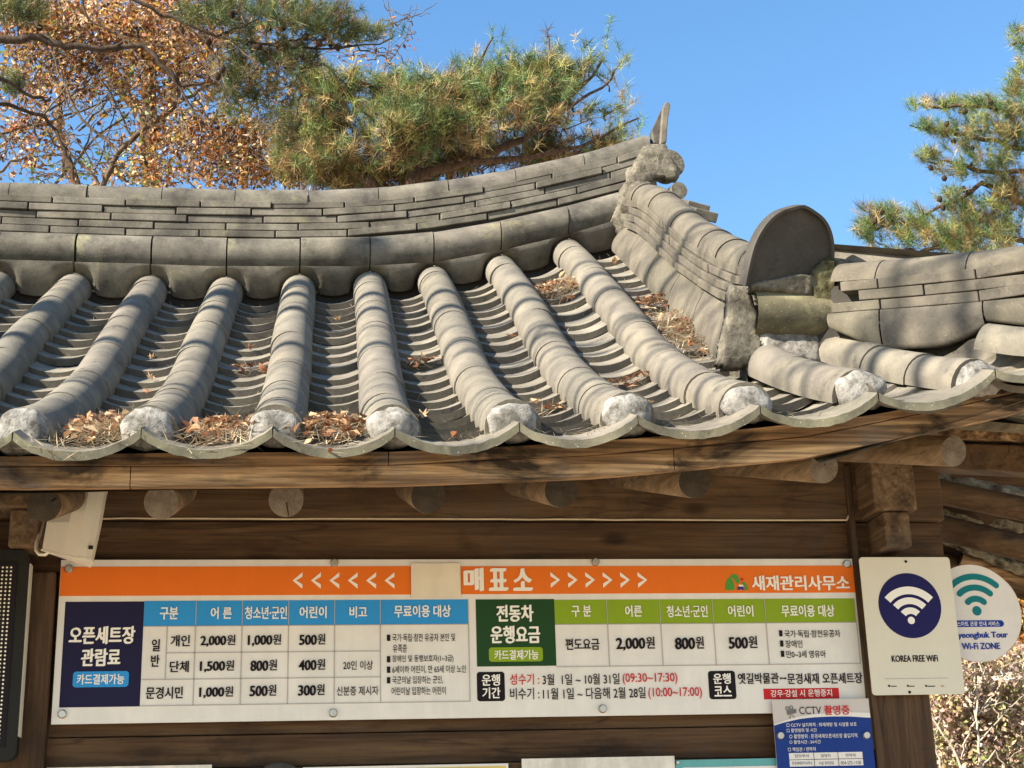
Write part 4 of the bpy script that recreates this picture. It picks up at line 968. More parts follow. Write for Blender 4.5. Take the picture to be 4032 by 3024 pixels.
mb = MB(); p = ad(603, 1702, -.06); mb.tube([(p[0], -.02, p[2]), (p[0], -.06, p[2]), (p[0], -.085, p[2])], [.082, .076, .05], 32); mb.tube([(p[0], -.085, p[2]), (p[0], -.087, p[2])], [.05, .03], 24)
tag(mb.build('round_fitting', m_flat('worn metal', (.20, .185, .17), .5, .4, .2, .5), bevel=.006), 'round grey metal fitting on the wall, only its top arc showing', 'wall fitting')

# ------------------------------------------------------------------ leaf litter and fallen leaves on the roof
LV = []; LF = []; LT = []
def quad(V, Fc, Tn, c, d, nrm, L_, W_, col, fold=.25):
    d = d / np.linalg.norm(d); s = np.cross(nrm, d); s /= np.linalg.norm(s) + 1e-9; u = np.cross(d, s); o = len(V)
    V += [c - d * L_ / 2, c + s * W_ / 2 + u * W_ * fold, c + d * L_ / 2, c - s * W_ / 2 + u * W_ * fold]; Tn += [col] * 4; Fc += [(o, o + 1, o + 2), (o, o + 2, o + 3)]
def rdir(): v_ = np.random.normal(size=3); return v_ / np.linalg.norm(v_)
DRY = [(.30, .15, .075), (.36, .21, .11), (.24, .10, .05), (.44, .30, .17), (.19, .085, .045), (.48, .36, .22)]
NDL = [(.52, .43, .30), (.42, .31, .19), (.60, .53, .40), (.26, .18, .10)]
def pile(i, yc, yl, h, nleaf, nneed, uc=.5, us=.33):
    for _ in range(nneed):
        u = min(.93, max(.07, random.gauss(uc, us * .6))); y = yc + random.gauss(0, yl * .45)
        hh = h * max(0, 1 - ((u - uc) / (us * 1.35)) ** 2) * max(0, 1 - ((y - yc) / (yl * 1.15)) ** 2)
        P = trough(i, u, y) + np.array([0, 0, .022 + random.uniform(.3, 1) * hh]); d = rdir(); d[2] *= .35
        quad(LV, LF, LT, P, d, np.array([rn(.4), -.3 + rn(.4), 1.]), random.uniform(.05, .11), .003, random.choice(NDL), 0)
    for _ in range(nleaf):
        u = min(.92, max(.08, random.gauss(uc, us * .55))); y = yc + random.gauss(0, yl * .42)
        hh = h * max(0, 1 - ((u - uc) / (us * 1.35)) ** 2) * max(0, 1 - ((y - yc) / (yl * 1.15)) ** 2)
        P = trough(i, u, y) + np.array([0, 0, .026 + hh * random.uniform(.7, 1.1)]); d = rdir(); d[2] *= .5
        q = random.uniform(.7, 1.15); c = random.choice(DRY)
        quad(LV, LF, LT, P, d, np.array([rn(.8), -.4 + rn(.7), 1.]), random.uniform(.022, .048), random.uniform(.012, .024), tuple(x * q for x in c), random.uniform(.1, .5))
N0 = NL
pile(N0 - 1, -.80, .20, .07, 90, 300); pile(N0 + 0, -.83, .22, .085, 120, 1200, .55); pile(N0 + 1, -.90, .17, .075, 150, 600, .55); pile(N0 + 2, -.88, .20, .08, 230, 600)
pile(N0 + 5, 1.08, .13, .065, 90, 380); pile(N0 + 6, .28, .28, .075, 90, 1200, .5, .38); pile(N0 + 6, .62, .09, .06, 80, 60, .5); pile(N0 + 5, -.15, .05, .03, 26, 40, .6); pile(N0 - 2, -.8, .2, .05, 60, 200)
pile(N0 + 3, .35, .05, .03, 22, 40, .5); pile(N0 + 1, .35, .05, .03, 18, 40, .6); pile(N0 + 4, -.42, .06, .02, 14, 90, .65)
for i in range(NC - 1):
    for _ in range(34):
        P = trough(i, random.uniform(.15, .85), random.uniform(-1.05, -.8)) + np.array([0, 0, .03]); d = rdir(); d[2] *= .1
        quad(LV, LF, LT, P, d, np.array([rn(.3), -.4, 1.]), random.uniform(.04, .09), .0025, random.choice(NDL), 0)
    for y in np.arange(-.95, 1.45, .131):
        for _ in range(random.randint(1, 5)): 
            u = random.uniform(.25, .8); P = trough(i, u, y + random.uniform(.03, .12)) + np.array([0, 0, .024]); d = rdir(); d[2] *= .2
            quad(LV, LF, LT, P, d, np.array([rn(.3), -.4, 1.]), random.uniform(.03, .08), .002, random.choice(NDL), 0)
tag(fast_mesh('leaf_litter', np.array(LV), LF, np.array(LT), MT['dryleaf']), 'brown pine needles and crumbled dry leaves heaped in the roof tile troughs', None, None, 'stuff')
def maple_leaf(col):
    mb = MB(); cu = random.uniform(.3, .9)
    if random.random() < .5:      # folded oval leaf
        n_ = 7; L_, R_2, Mid = [], [], []
        for k in range(n_):
            u = k / (n_ - 1); wd = .42 * math.sin(math.pi * min(.97, u * .96 + .03)) ** .8; z = cu * .5 * (u - .5) ** 2 * 4
            Mid.append((0, 2 * u - 1, z)); L_.append((-wd, 2 * u - 1 + rn(.05), z + wd * cu)); R_2.append((wd, 2 * u - 1 + rn(.05), z + wd * cu * .8))
        mb.grid([L_, Mid, R_2], 0, col, False); mb.add([(0, -1, cu * .5), (.03, -1, cu * .5), (.02, -1.6, cu * .7)], [(0, 1, 2)], 0, tuple(x * .6 for x in col)); return mb
    pts = []
    for k in range(14):
        a = rad(90 + 360 / 14 * k); lobe = k % 2 == 0; r = (random.uniform(.75, 1.05) if lobe else random.uniform(.38, .5)) * (1 if k < 5 or k > 9 else .7)
        pts.append((r * math.cos(a), r * math.sin(a), cu * r * r * .7 + rn(.15)))
    V = [(0, 0, 0)] + pts
    mb.add(V, [(0, k + 1, (k + 1) % 14 + 1) for k in range(14)], 0, col); mb.add([(0, -.05, 0), (.03, -.05, 0), (.02, -1.1, .1)], [(0, 1, 2)], 0, tuple(x * .6 for x in col)); return mb
spots = [(N0 + 6, .45, 1.33), (N0 + 6, .6, 1.38), (N0 + 5, .7, 1.3), (N0 + 3, .55, .42), (N0 + 3, .45, .30), (N0 + 3, .6, .36), (N0 + 4, .6, -.42), (N0 + 4, .5, -.35), (N0 + 3, .35, -.45), (N0 + 2, .55, 1.05), (N0 + 1, .55, .38), (N0 + 1, .7, .3), (N0 + 1, .5, .62), (N0 + 0, .55, .25), (N0 + 0, .45, .5), (N0 + 0, .6, .05), (N0 + 0, .6, -.6), (N0, .4, -.62), (N0 + 1, .6, -.72), (N0 + 1, .35, -.76), (N0 + 2, .3, -.7), (N0 + 2, .62, -.72), (N0 + 2, .7, -.84), (N0 - 1, .6, -.62), (N0 - 1, .3, -.66), (N0 + 5, .6, .95), (N0 + 5, .3, 1.15), (N0 + 6, .4, .62), (N0 + 6, .6, .7), (N0 + 4, .65, .55), (N0 + 5, .5, -.5), (N0 + 3, .5, -.95)]
for k, (i, u, y) in enumerate(spots):
    if y < -.98: continue
    P = trough(i, u, y) + np.array([0, 0, .045]); c = random.choice(DRY[:4]); mb = maple_leaf(c); o = mb.build('fallen_leaf', MT['dryleaf'])
    s = random.uniform(.022, .034); o.location = P; o.rotation_euler = (rn(.7) + .5, rn(.7), rn(3.1)); o.scale = (s, s * random.uniform(.7, 1), s * 1.2)
    tag(o, 'curled brown dead leaf lying in a trough of the tiled roof', 'leaf', 'dead leaves lying on the roof')

# ------------------------------------------------------------------ trees
def tufts(name, spots_, parent, nn=46, L_=.13, W_=.0045, mat=None, dark=1.):
    """spots_: (point, up direction, size, tone mix)"""
    V = []; Fc = []; Tn = []
    for (P, up, sz, bm) in spots_:
        up = np.array(up, float); up /= np.linalg.norm(up); k = int(nn * random.uniform(.7, 1.2))
        isb = random.random() < bm
        D = np.random.normal(size=(k, 3)) * .60 + up * random.uniform(.25, .75); D /= np.linalg.norm(D, axis=1)[:, None]
        S_ = np.cross(D, np.random.normal(size=(k, 3))); S_ /= np.linalg.norm(S_, axis=1)[:, None] + 1e-9
        ln = L_ * sz * np.random.uniform(.6, 1.1, k)[:, None]; B_ = np.array(P) + up * np.random.uniform(-.5, .5, k)[:, None] * L_ * .8
        o = len(V) * 3
        base = np.array((.21, .135, .055) if isb else (.105, .17, .06)) * random.uniform(.5, 1.35)
        if not isb and random.random() < .4: base = np.array((.24, .26, .075)) * random.uniform(.8, 1.25)
        if random.random() < .10: base = np.array((.52, .40, .19)) * random.uniform(.8, 1.1)
        cols = np.clip(dark * base * np.random.uniform(.7, 1.3, (k, 1)), 0, 1)
        tri = np.stack([B_ - S_ * W_ / 2, B_ + S_ * W_ / 2, B_ + D * ln], 1)
        V.append(tri); Tn.append(np.repeat(cols, 3, 0))
    V = np.concatenate(V).reshape(-1, 3); Tn = np.concatenate(Tn); Fc = np.arange(len(V)).reshape(-1, 3)
    return fast_mesh(name, V, Fc, Tn, mat or MT['needle'], parent)
def leaves(name, pts, cols, parent, L_=.06, W_=.035, mat=None):
    n_ = len(pts); P = np.array(pts); D = np.random.normal(size=(n_, 3)); D[:, 2] -= .4; D /= np.linalg.norm(D, axis=1)[:, None]
    Nn = np.random.normal(size=(n_, 3)); S_ = np.cross(D, Nn); S_ /= np.linalg.norm(S_, axis=1)[:, None]; Up = np.cross(S_, D)
    ln = (L_ * np.random.uniform(.4, 1.45, n_))[:, None]; w_ = (W_ * np.random.uniform(.5, 1.35, n_))[:, None]
    V = np.stack([P, P + D * ln * .5 + S_ * w_ * .5 + Up * w_ * .2, P + D * ln, P + D * ln * .5 - S_ * w_ * .5 + Up * w_ * .2], 1).reshape(-1, 3)
    Fc = np.arange(4 * n_).reshape(-1, 4)
    return fast_mesh(name, V, Fc, np.repeat(np.array(cols), 4, 0), mat or MT['leaf'], parent)
def limb(mb, dpts, Y, r0, r1, jit=.0, Y2=None, seg=8):
    pts = [ad(x, y, Y + (0 if Y2 is None else (Y2 - Y) * k / (len(dpts) - 1))) for k, (x, y) in enumerate(dpts)]
    Q = []
    for a, b_ in zip(pts[:-1], pts[1:]):
        for t in np.linspace(0, 1, 5)[:-1]: Q.append(a + (b_ - a) * t + np.random.normal(size=3) * jit * (0 if t == 0 else 1))
    Q.append(pts[-1]); mb.tube(Q, list(np.linspace(r0, r1, len(Q))), seg); return Q
def inell(n_):
    v_ = np.random.normal(size=(n_, 3)); v_ /= np.linalg.norm(v_, axis=1)[:, None]; return v_ * np.random.uniform(0, 1, (n_, 1)) ** .40

# middle pine behind the roof
base = ad(860, 470, 6.5); pine = thing('pine_tree', (base[0], base[1], GZ), 'spreading pine with green and browned needles rising behind the middle of the roof ridge', 'tree')
mb = MB(); mb.tube([(base[0] + .1, 6.6, GZ), (base[0] + .05, 6.55, 0), base], [.16, .13, .10], 12)
limb(mb, [(860, 470), (900, 380), (905, 330), (960, 280), (1050, 230)], 6.5, .075, .02, .015); limb(mb, [(860, 470), (800, 395), (750, 350), (690, 300)], 6.5, .07, .02, .015); limb(mb, [(900, 380), (1000, 350), (1110, 310), (1200, 250), (1300, 130)], 6.5, .05, .012, .012); limb(mb, [(1000, 350), (1150, 340), (1290, 300), (1380, 255)], 6.4, .03, .008, .01); limb(mb, [(905, 330), (880, 240), (820, 190), (760, 170)], 6.4, .04, .01, .01); limb(mb, [(960, 280), (1010, 180), (1065, 80)], 6.3, .025, .007, .008)
limb(mb, [(1200, 250), (1300, 190), (1355, 120)], 6.4, .018, .006, .008); limb(mb, [(1200, 200), (1190, 130), (1182, 70)], 6.4, .015, .006, .006)
px_m = 11.9 / 3328
TS = []; TW = []; pmb = mb
for (cx_, cy_, rx, ry, Y, n_, bm) in ((1000, 235, 330, 75, 6.5, 520, .45), (1050, 170, 240, 55, 6.45, 240, .12), (830, 190, 170, 60, 6.3, 240, .25), (770, 300, 150, 85, 6.6, 260, .55), (1200, 165, 150, 70, 6.3, 190, .25), (1230, 270, 120, 75, 6.7, 240, .6), (1180, 320, 120, 40, 6.9, 120, .75), (960, 245, 50, 18, 5.9, 34, .25), (900, 258, 95, 26, 5.85, 130, .3), (870, 300, 70, 40, 5.9, 80, .6), (700, 180, 90, 60, 6.4, 110, .35), (660, 290, 70, 90, 6.8, 110, .55), (840, 360, 110, 30, 6.8, 70, .75), (1310, 200, 45, 70, 6.4, 60, .15), (1300, 290, 60, 40, 6.5, 80, .3), (720, 345, 130, 50, 6.7, 230, .6), (850, 372, 150, 26, 6.8, 140, .8), (1000, 330, 130, 50, 6.9, 230, .9), (1240, 325, 130, 36, 6.9, 190, .85), (640, 330, 60, 60, 7.0, 120, .5)):
    for q in inell(max(4, int(n_ / 2.2))):
        P = ad(cx_ + q[0] * rx, cy_ - q[2] * ry, Y + q[1] * rx * px_m * .8)
        if noise.noise(Vector(P) * 1.7) < -.12: continue
        d = np.array((q[0] * .7 + rn(.5), q[1] * .5 - .35 + rn(.4), .35 + q[2] * .5 + rn(.3))); d /= np.linalg.norm(d); ln = random.uniform(.12, .26); bq = min(1, max(0, bm - .35 * q[2]))
        TW.append((P - d * ln, P))
        for t in range(random.randint(3, 5)): TS.append((P - d * ln * t * .28 + np.random.normal(size=3) * .03, d + np.random.normal(size=3) * .25, random.uniform(.75, 1.2), bq if t else bq * .5))
for (x, y) in ((1062, 62), (1068, 90), (1078, 115), (1095, 100), (1085, 140), (1182, 62), (1178, 85), (1186, 110), (1182, 135), (1318, 35), (1312, 60), (1308, 88), (1300, 110), (1335, 90), (1340, 130), (1352, 120), (1358, 115), (1260, 90), (1275, 110), (1105, 130), (1040, 180), (1385, 250), (1378, 262), (1365, 280), (1350, 300), (1340, 270), (1330, 240), (1350, 210), (1355, 180), (1085, 70), (960, 195), (990, 185), (930, 160), (880, 140), (905, 130), (1240, 75), (1250, 130), (1220, 120), (1380, 290), (1320, 150), (1330, 165), (1345, 195), (1135, 130), (1150, 120)):
    TS.append((ad(x, y + 12, 6.35 + rn(.2)), (rn(.3), rn(.3), 1), random.uniform(.8, 1.05), .08))
for A, B in TW: pmb.tube([A - np.array([0, 0, .05]), A, B], [.009, .007, .004], 5)
pmb.build('trunk', MT['bark'], pine); tufts('crown', TS, pine, 34, .13, .0050, None, 1.0)

# pine bough reaching in from the upper left
base = ad(-260, 900, 4.2); bough = thing('pine_tree', (base[0], 4.2, GZ), 'dark pine with cones whose bough reaches across the upper left corner', 'tree')
mb = MB(); mb.tube([(base[0], 4.3, GZ), base, ad(-240, 300, 4.2), ad(-200, 60, 4.2), ad(-120, -260, 4.2)], [.22, .18, .14, .10, .05], 12)
limb(mb, [(-200, 60), (0, 85), (90, 82), (140, 103), (240, 103), (310, 100), (360, 150), (395, 185), (440, 178)], 4.2, .030, .009, .006, seg=10)
limb(mb, [(360, 150), (400, 210), (430, 250)], 4.2, .011, .004, .006); limb(mb, [(-120, -260), (200, -60), (280, -5), (370, 35), (470, 80), (600, 100), (720, 105), (850, 80)], 4.3, .018, .005, .01); limb(mb, [(370, 35), (470, 100), (480, 180), (500, 230)], 4.2, .008, .003, .008)
limb(mb, [(170, -20), (190, 40), (250, 75)], 4.1, .010, .005, .006); limb(mb, [(-200, 60), (0, 170), (60, 205), (110, 215)], 4.4, .017, .009, .01); limb(mb, [(-200, 160), (0, 225), (95, 250), (140, 320), (170, 400)], 4.5, .015, .010, .01)
for (x, y, x2, y2) in ((520, 90, 640, 150), (560, 95, 620, 180), (600, 100, 700, 60), (470, 80, 560, 40), (680, 105, 790, 60), (480, 60, 560, 140), (640, 110, 700, 160), (560, 30, 650, 60), (380, 40, 430, 120), (430, 70, 520, 200), (20, 20, 90, 60), (720, 100, 800, 110)): limb(mb, [(x, y), ((x + x2) / 2 + rn(8), (y + y2) / 2 + rn(8)), (x2, y2)], 4.3, .010, .004, .01, Y2=4.2 + rn(.3))
mb.build('trunk', MT['bark2'], bough)
TS = []; px_m = 9.5 / 3328
for (cx_, cy_, rx, ry, Y, n_, bm) in ((600, 30, 180, 45, 4.3, 190, .25), (560, 110, 110, 60, 4.3, 60, .35), (700, 55, 90, 40, 4.2, 70, .1), (440, 20, 90, 35, 4.3, 60, .2), (40, 20, 80, 30, 4.3, 90, .15), (500, 200, 60, 60, 4.4, 50, .3), (640, 130, 70, 30, 4.4, 50, .4), (780, 70, 60, 22, 4.2, 26, .1), (20, 180, 40, 30, 4.6, 20, .2), (590, 220, 70, 70, 4.5, 36, .4), (520, 130, 80, 50, 4.4, 30, .3), (610, 290, 50, 50, 4.8, 26, .5)):
    for q in inell(n_): TS.append((ad(cx_ + q[0] * rx, cy_ - q[2] * ry, Y + q[1] * rx * px_m), (q[0] * .5 + rn(.4), q[1] * .5, .5 + q[2] * .4), random.uniform(.75, 1.1), bm))
for (x, y) in ((848, 78), (815, 75), (835, 62), (760, 45), (735, 65), (870, 68)): TS.append((ad(x, y, 4.2), (.3, 0, 1), .9, .05))
tufts('crown', TS, bough, 40, .11, .0040, None, .55)
def cone(parent, x, y, Y, s=.022):
    mb = MB(); c = ad(x, y, Y); mb.lump(c, (s, s, s * 1.25), None, 0, .35, x, 2., 12, 60.); return mb.build('pine_cone', MT['cone'], parent)
for (x, y) in ((500, 30), (530, 90), (560, 100), (600, 95), (640, 98), (690, 92), (715, 95), (730, 102), (700, 80), (660, 80), (580, 60), (480, 150), (470, 165), (450, 90), (610, 60), (60, 30), (85, 60)): cone(bough, x, y, 4.15 + rn(.1))

# autumn trees at the upper left
LC = [(.36, .135, .035), (.42, .21, .07), (.28, .08, .03), (.50, .31, .13), (.46, .27, .04), (.22, .10, .045), (.56, .40, .24), (.15, .07, .035), (.07, .04, .025), (.09, .045, .025), (.62, .44, .26)]
GCc = [(.16, .22, .05), (.30, .28, .06), (.12, .17, .05)]
def cloud(specs, pal, px_m):
    P = []; Cc = []
    for (cx_, cy_, rx, ry, Y, n_, gr_) in specs:
        for q in inell(max(3, n_ // 9)):
            c0 = ad(cx_ + q[0] * rx, cy_ - q[2] * ry, Y + q[1] * rx * px_m * .8); pick = random.choice(GCc if random.random() < gr_ else pal); dr_ = rdir(); sp__ = random.uniform(.04, .11) * (Y + 5) / 12.5
            for _ in range(random.randint(5, 13)):
                P.append(c0 + dr_ * random.uniform(-1.4, 1.4) * sp__ + np.random.normal(size=3) * sp__ * .55); c = np.array(pick if random.random() < .6 else random.choice(pal)) * random.uniform(.6, 1.3); Cc.append(np.clip(c, 0, 1))
    return P, Cc
def twigs(mb, specs, Y, px_m, n_, r=.004, up=.6):
    for _ in range(n_):
        cx_, cy_, rx, ry = random.choice(specs)[:4]; x, y = cx_ + rn(rx), cy_ + rn(ry); a = random.uniform(0, 6.28); L_ = random.uniform(30, 90); YY = Y + rn(1.0)
        limb(mb, [(x, y), (x + L_ * .5 * math.cos(a) + rn(8), y - L_ * .5 * abs(math.sin(a)) * up + rn(8)), (x + L_ * math.cos(a), y - L_ * abs(math.sin(a)) * up - rn(10))], YY, r, r * .4, .01, seg=4)
base = ad(210, 600, 7.5); mp = thing('autumn_tree', (base[0], 7.5, GZ), 'rust leaved deciduous tree with a bent pale limb, behind the left end of the roof', 'tree')
SP = [(330, 60, 150, 75, 7.6, 2300, .03), (120, 60, 130, 65, 7.6, 1500, .08), (400, 120, 130, 65, 7.5, 1300, .05), (440, 290, 140, 65, 7.4, 1600, .10), (540, 330, 120, 75, 7.4, 1600, .08), (600, 230, 70, 60, 7.8, 220, .15), (80, 250, 60, 30, 7.6, 150, .0), (40, 150, 70, 60, 7.6, 160, .1), (290, 320, 90, 70, 7.5, 190, .35), (330, 200, 130, 50, 7.6, 300, .25), (60, 350, 80, 50, 7.7, 130, .1), (520, 180, 100, 50, 7.9, 280, .1), (240, 370, 140, 35, 7.4, 160, .6), (770, 100, 60, 50, 8.0, 110, 0), (450, 380, 200, 25, 7.6, 600, .15), (200, 30, 230, 50, 7.8, 2300, .05), (100, 120, 150, 80, 7.9, 900, .1), (270, 135, 160, 60, 7.9, 1100, .08), (60, 20, 90, 50, 7.7, 800, .1), (150, 190, 190, 60, 7.9, 900, .15), (60, 290, 90, 60, 7.8, 420, .15), (330, 330, 120, 60, 7.7, 500, .3), (600, 370, 120, 35, 7.6, 500, .2), (480, 60, 90, 60, 7.8, 500, .05), (850, 110, 45, 90, 8.0, 70, 0)]
mb = MB(); mb.tube([(base[0], 7.5, GZ), ad(210, 600, 7.5)], [.09, .06], 10)
limb(mb, [(210, 600), (218, 410), (255, 330), (330, 265), (380, 225), (385, 140), (372, 105)], 7.5, .030, .018, .008); limb(mb, [(380, 225), (420, 205), (500, 150), (610, 130)], 7.5, .02, .006, .01); limb(mb, [(372, 105), (425, 40), (430, -40)], 7.5, .016, .009, .01)
for d in ([(218, 410), (150, 330), (60, 250), (-30, 200)], [(255, 330), (160, 230), (120, 130), (60, 20)], [(330, 400), (290, 300), (240, 200), (170, 100)], [(100, 420), (180, 330), (290, 230), (420, 140)], [(-20, 330), (90, 250), (200, 180), (330, 120)], [(-20, 380), (70, 330), (110, 260)], [(520, 420), (560, 330), (600, 260), (640, 230)], [(0, 290), (100, 270), (250, 205), (340, 170)]): limb(mb, d, 7.5 + rn(.4), .015, .005, .015)
for _ in range(46):
    x, y = random.uniform(-30, 560), random.uniform(60, 420); a = random.choice((-1, 1)) * random.uniform(.3, 1.3); L_ = random.uniform(110, 260)
    limb(mb, [(x, y), (x + L_ * .35 * math.sin(a) + rn(14), y - L_ * .35), (x + L_ * .7 * math.sin(a) + rn(18), y - L_ * .62 * abs(math.cos(a)) + rn(10)), (x + L_ * math.sin(a), y - L_ * .8 * abs(math.cos(a)))], 7.6 + rn(.8), random.uniform(.006, .012), .003, .012, seg=5)
twigs(mb, SP, 7.5, 0, 560, .0065)
for d in ([(790, 300), (830, 150), (850, 20)], [(830, 150), (880, 80), (900, 10)], [(850, 60), (830, -10)]): limb(mb, d, 8., .008, .003, .01, seg=5)
mb.build('trunk', MT['bark4'], mp); P, Cc = cloud(SP, LC, 12.8 / 3328); leaves('crown', P, Cc, mp, .058, .028)
# tall straight trunk further back with green and yellow leaves
base = ad(325, 500, 10.); tt = thing('broadleaf_tree', (base[0], 10., GZ), 'tall straight trunked tree with sparse yellow green leaves behind the rust leaved tree', 'tree')
mb = MB(); limb(mb, [(325, 900), (325, 420), (318, 250), (325, 130), (315, -40)], 10., .11, .06, .01, seg=10); limb(mb, [(318, 250), (250, 180), (180, 60)], 10., .05, .02, .02); limb(mb, [(325, 300), (380, 220), (400, 90)], 10., .05, .02, .02); limb(mb, [(180, 500), (165, 400), (125, 280), (130, 180)], 9.5, .06, .03, .01)
SP = [(330, 200, 150, 120, 10., 380, .6), (150, 120, 150, 100, 10., 380, .5), (500, 200, 160, 120, 10.3, 420, .4), (250, 370, 200, 40, 9.6, 260, .8), (560, 100, 160, 90, 10.5, 420, .4), (600, 320, 160, 70, 10.5, 380, .3)]
twigs(mb, SP, 10., 0, 90, .006); mb.build('trunk', MT['bark'], tt); P, Cc = cloud(SP, LC, 15.5 / 3328); leaves('crown', P, Cc, tt, .09, .05)
# right pine
base = ad(2420, 900, 7.); rp = thing('pine_tree', (base[0], 7., GZ), 'pale blue green pine with scattered cones at the right edge against the sky', 'tree')
mb = MB(); mb.tube([(base[0], 7., GZ), ad(2420, 900, 7.), ad(2400, 400, 7.), ad(2380, 60, 7.)], [.2, .17, .12, .06], 12)
for d in ([(2400, 400), (2212, 240), (2100, 230), (2020, 232), (1975, 228)], [(2410, 480), (2212, 320), (2100, 295), (2030, 280), (1965, 270)], [(2410, 560), (2212, 370), (2120, 370), (2050, 350), (1990, 345)], [(2415, 640), (2212, 440), (2120, 395), (2090, 420), (1990, 470), (1880, 500)], [(2420, 700), (2212, 520), (2100, 500), (2000, 540), (1930, 545), (1890, 520)], [(2390, 200), (2212, 90), (2180, 100)]): limb(mb, d, 7., .035, .006, .012)
mb.build('trunk', MT['bark'], rp); TS = []; px_m = 12.6 / 3328
for (cx_, cy_, rx, ry, n_, bm) in ((1968, 225, 18, 10, 6, 0), (2040, 225, 60, 14, 30, .25), (2130, 225, 60, 18, 30, .15), (2010, 275, 50, 14, 20, .05), (2090, 290, 80, 22, 46, .15), (2180, 300, 50, 35, 46, .35), (2005, 340, 30, 16, 18, .2), (2070, 365, 60, 20, 30, .25), (2170, 350, 50, 20, 26, .1), (1900, 470, 50, 30, 44, .3), (1960, 480, 60, 35, 50, .3), (2060, 430, 50, 24, 36, .1), (2030, 510, 110, 32, 130, .35), (1880, 500, 30, 30, 26, .1), (2180, 420, 50, 40, 56, .45), (2150, 500, 90, 30, 66, .25), (2200, 85, 25, 40, 16, .05), (2195, 200, 25, 50, 16, .1), (1920, 545, 60, 14, 24, .3), (2120, 540, 100, 20, 60, .3), (2120, 260, 80, 26, 30, .2), (2180, 395, 50, 40, 40, .2), (2110, 330, 80, 26, 26, .1), (2080, 470, 70, 30, 40, .3), (2190, 250, 40, 60, 40, .25), (2200, 160, 20, 50, 16, .1), (2150, 460, 70, 40, 50, .3), (2330, 120, 90, 110, 60, .2), (2340, 350, 90, 120, 70, .25), (2480, 230, 90, 200, 70, .2), (2350, 560, 80, 70, 50, .3)):
    for q in inell(int(n_ * 1.15)): TS.append((ad(cx_ + q[0] * rx, cy_ - q[2] * ry, 7. + q[1] * rx * px_m), (q[0] * .4 - .3, q[1] * .4, .6), random.uniform(.7, 1.05), bm))
tufts('crown', TS, rp, 46, .125, .0042)
for (x, y) in ((2040, 226), (2085, 240), (2075, 240), (2140, 222), (2155, 235), (2020, 280), (2003, 277), (2032, 285), (2060, 305), (2045, 268), (2100, 320), (2010, 362), (2040, 385), (2080, 408), (2092, 415), (2100, 358), (2195, 310), (2170, 306), (1893, 460), (1905, 458), (1890, 478), (2030, 430), (2037, 448), (2160, 440), (2175, 442), (2145, 458)): cone(rp, x, y, 6.9 + rn(.1), .024)

# autumn shrub below the round sign, trees and slope beyond
base = ad(2112, 1900, 4.5); sh = thing('maple_shrub', (base[0], 4.5, GZ), 'pinkish brown leaved shrub with bare pale stems beyond the right post', 'shrub')
mb = MB()
for d, r in (([(2120, 1900), (2118, 1659), (2115, 1600), (2108, 1550), (2106, 1450), (2100, 1380)], .010), ([(2108, 1550), (2122, 1450), (2105, 1370)], .008), ([(2106, 1560), (2080, 1610), (2076, 1640)], .006), ([(2090, 1700), (2060, 1620), (2020, 1560), (2000, 1530)], .009), ([(2040, 1720), (2030, 1640), (2010, 1580), (2005, 1560)], .007), ([(2120, 1659), (2150, 1620), (2170, 1659)], .006), ([(2112, 1545), (2160, 1480), (2190, 1430)], .005), ([(2118, 1600), (2170, 1540), (2215, 1500)], .005)): limb(mb, d, 4.4, r, r * .45, .006, seg=6)
SP = [(2110, 1470, 110, 80, 4.6, 2300, .02), (2060, 1560, 70, 90, 4.6, 1900, .05), (2190, 1560, 80, 110, 4.6, 2600, .2), (2110, 1640, 120, 60, 4.7, 2000, .2), (2030, 1510, 40, 40, 4.7, 260, .0), (2200, 1430, 50, 50, 4.8, 460, .1)]
SC_ = [(.48, .34, .28), (.42, .27, .21), (.52, .37, .25), (.34, .22, .16), (.50, .38, .19), (.62, .50, .40), (.30, .30, .12)]
twigs(mb, SP, 4.6, 0, 60, .003); mb.build('stem', MT['bark3'], sh); P, Cc = cloud(SP, SC_, 9.9 / 3328); leaves('crown', P, Cc, sh, .040, .028)
def blob_tree(x, y, Y, rx, ry, n_, pal, gr_, label, L_):
    b_ = ad(x, y, Y); t = thing('broadleaf_tree', (b_[0], Y, GZ), label, 'tree'); mb = MB()
    limb(mb, [(x, y + ry * 2.2), (x + 4, y + ry * .6), (x - 3, y - ry * .6)], Y, .12, .03, .02); 
    for _ in range(7): limb(mb, [(x + rn(6), y + rn(ry * .6)), (x + rn(rx * .5), y - abs(rn(ry * .5))), (x + rn(rx), y - rn(ry))], Y, .04, .012, .03, seg=5)
    mb.build('trunk', MT['bark'], t); P, Cc = cloud([(x, y, rx, ry, Y, n_, gr_)], pal, (Y + 5) / 3328); leaves('crown', P, Cc, t, L_, L_ * .6)
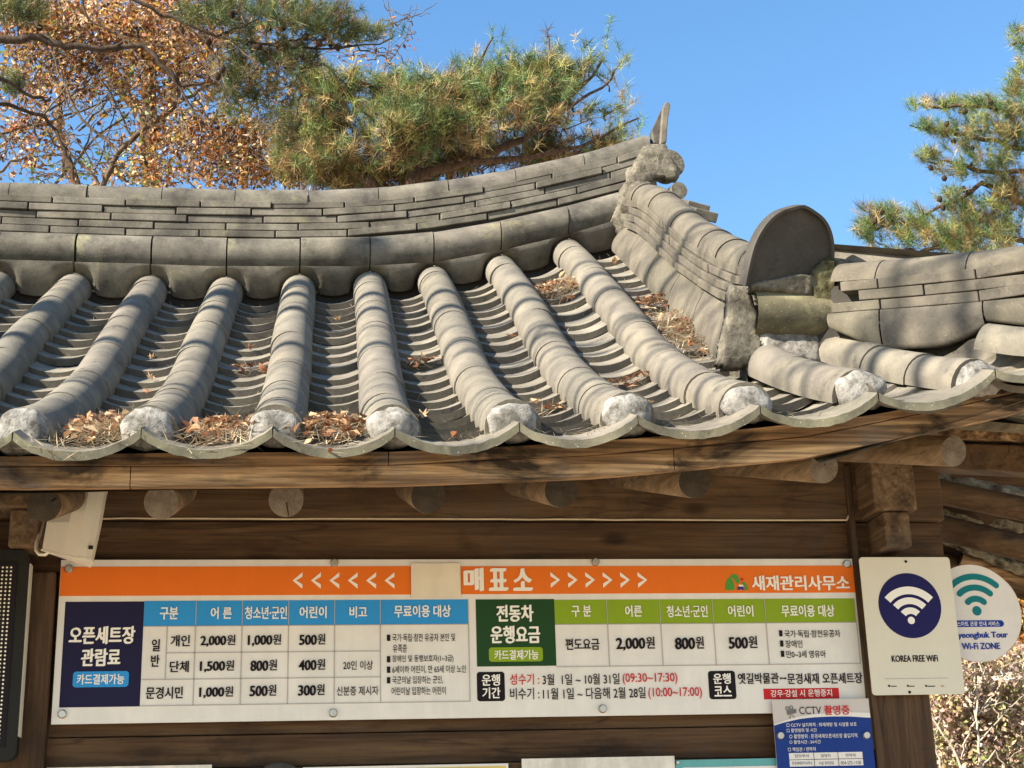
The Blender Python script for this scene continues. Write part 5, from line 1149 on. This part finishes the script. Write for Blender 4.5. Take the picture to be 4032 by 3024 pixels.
blob_tree(2200, 1330, 14, 70, 70, 4200, [(.62, .36, .10), (.66, .45, .12), (.55, .25, .08)], .15, 'orange and yellow autumn tree far behind the round sign', .12)
blob_tree(2060, 1420, 16, 90, 60, 4200, [(.45, .45, .12), (.30, .36, .12)], .5, 'yellow green tree far behind the cream sign', .13)
blob_tree(2210, 1600, 18, 110, 110, 4200, [(.30, .26, .12), (.45, .33, .14)], .5, 'olive and tan tree low behind the pinkish shrub', .17)
blob_tree(2050, 1580, 20, 130, 110, 4200, [(.48, .33, .24), (.40, .30, .16), (.56, .44, .30)], .2, 'tan and pink tree behind the post, left of the olive tree', .19)

# tall bare-limbed pine out of frame to the left; its twigs stripe the roof with shade
sp_ = thing('pine_tree', (-5.2, -1.5, GZ), 'tall open pine left of the booth shading the roof', 'tree')
mb = MB(); mb.tube([(-5.2, -1.5, GZ), (-5.1, -1.5, 1.5), (-5.3, -1.4, 4.0), (-5.1, -1.2, 6.5)], [.2, .17, .13, .05], 12)
Sv = np.array(SUN); TS = []
for k in range(56):
    tgt = np.array([random.choice((rn(1.1) - .1, random.uniform(.8, 2.9), random.uniform(1.3, 3.0))), random.uniform(-1.0, .35) if random.random() < .78 else random.uniform(.3, 1.4), 0]); tgt[2] = .25 + (tgt[1] + 1.05) * .56
    if k > 42: tgt = np.array([random.uniform(2.5, 3.1), random.uniform(-.95, -.3), random.uniform(.45, .85)])
    dist = random.uniform(4.0, 5.5) + max(0, tgt[0]) * .6; P = tgt + Sv * dist
    dd = np.array([.9, rn(.45), rn(.5)]); ln = random.uniform(.25, .75); A = P - dd * ln; B = P + dd * ln; r_ = random.choice((.006, .008, .010, .014, .018, .024))
    mb.tube([A, P + np.random.normal(size=3) * .04, B], [r_, r_ * .8, r_ * .35], 6)
    if k % 6 == 0: TS.append((B, dd, .9, .2))
for z in (4.6, 5.6, 6.1): mb.tube([(-5.2, -1.4, z - .4), (-4.4, -1.9, z), (-3.4, -2.1, z + .2)], [.05, .035, .02], 8)
mb.build('trunk', MT['bark'], sp_); tufts('crown', TS, sp_, 40, .11, .004)
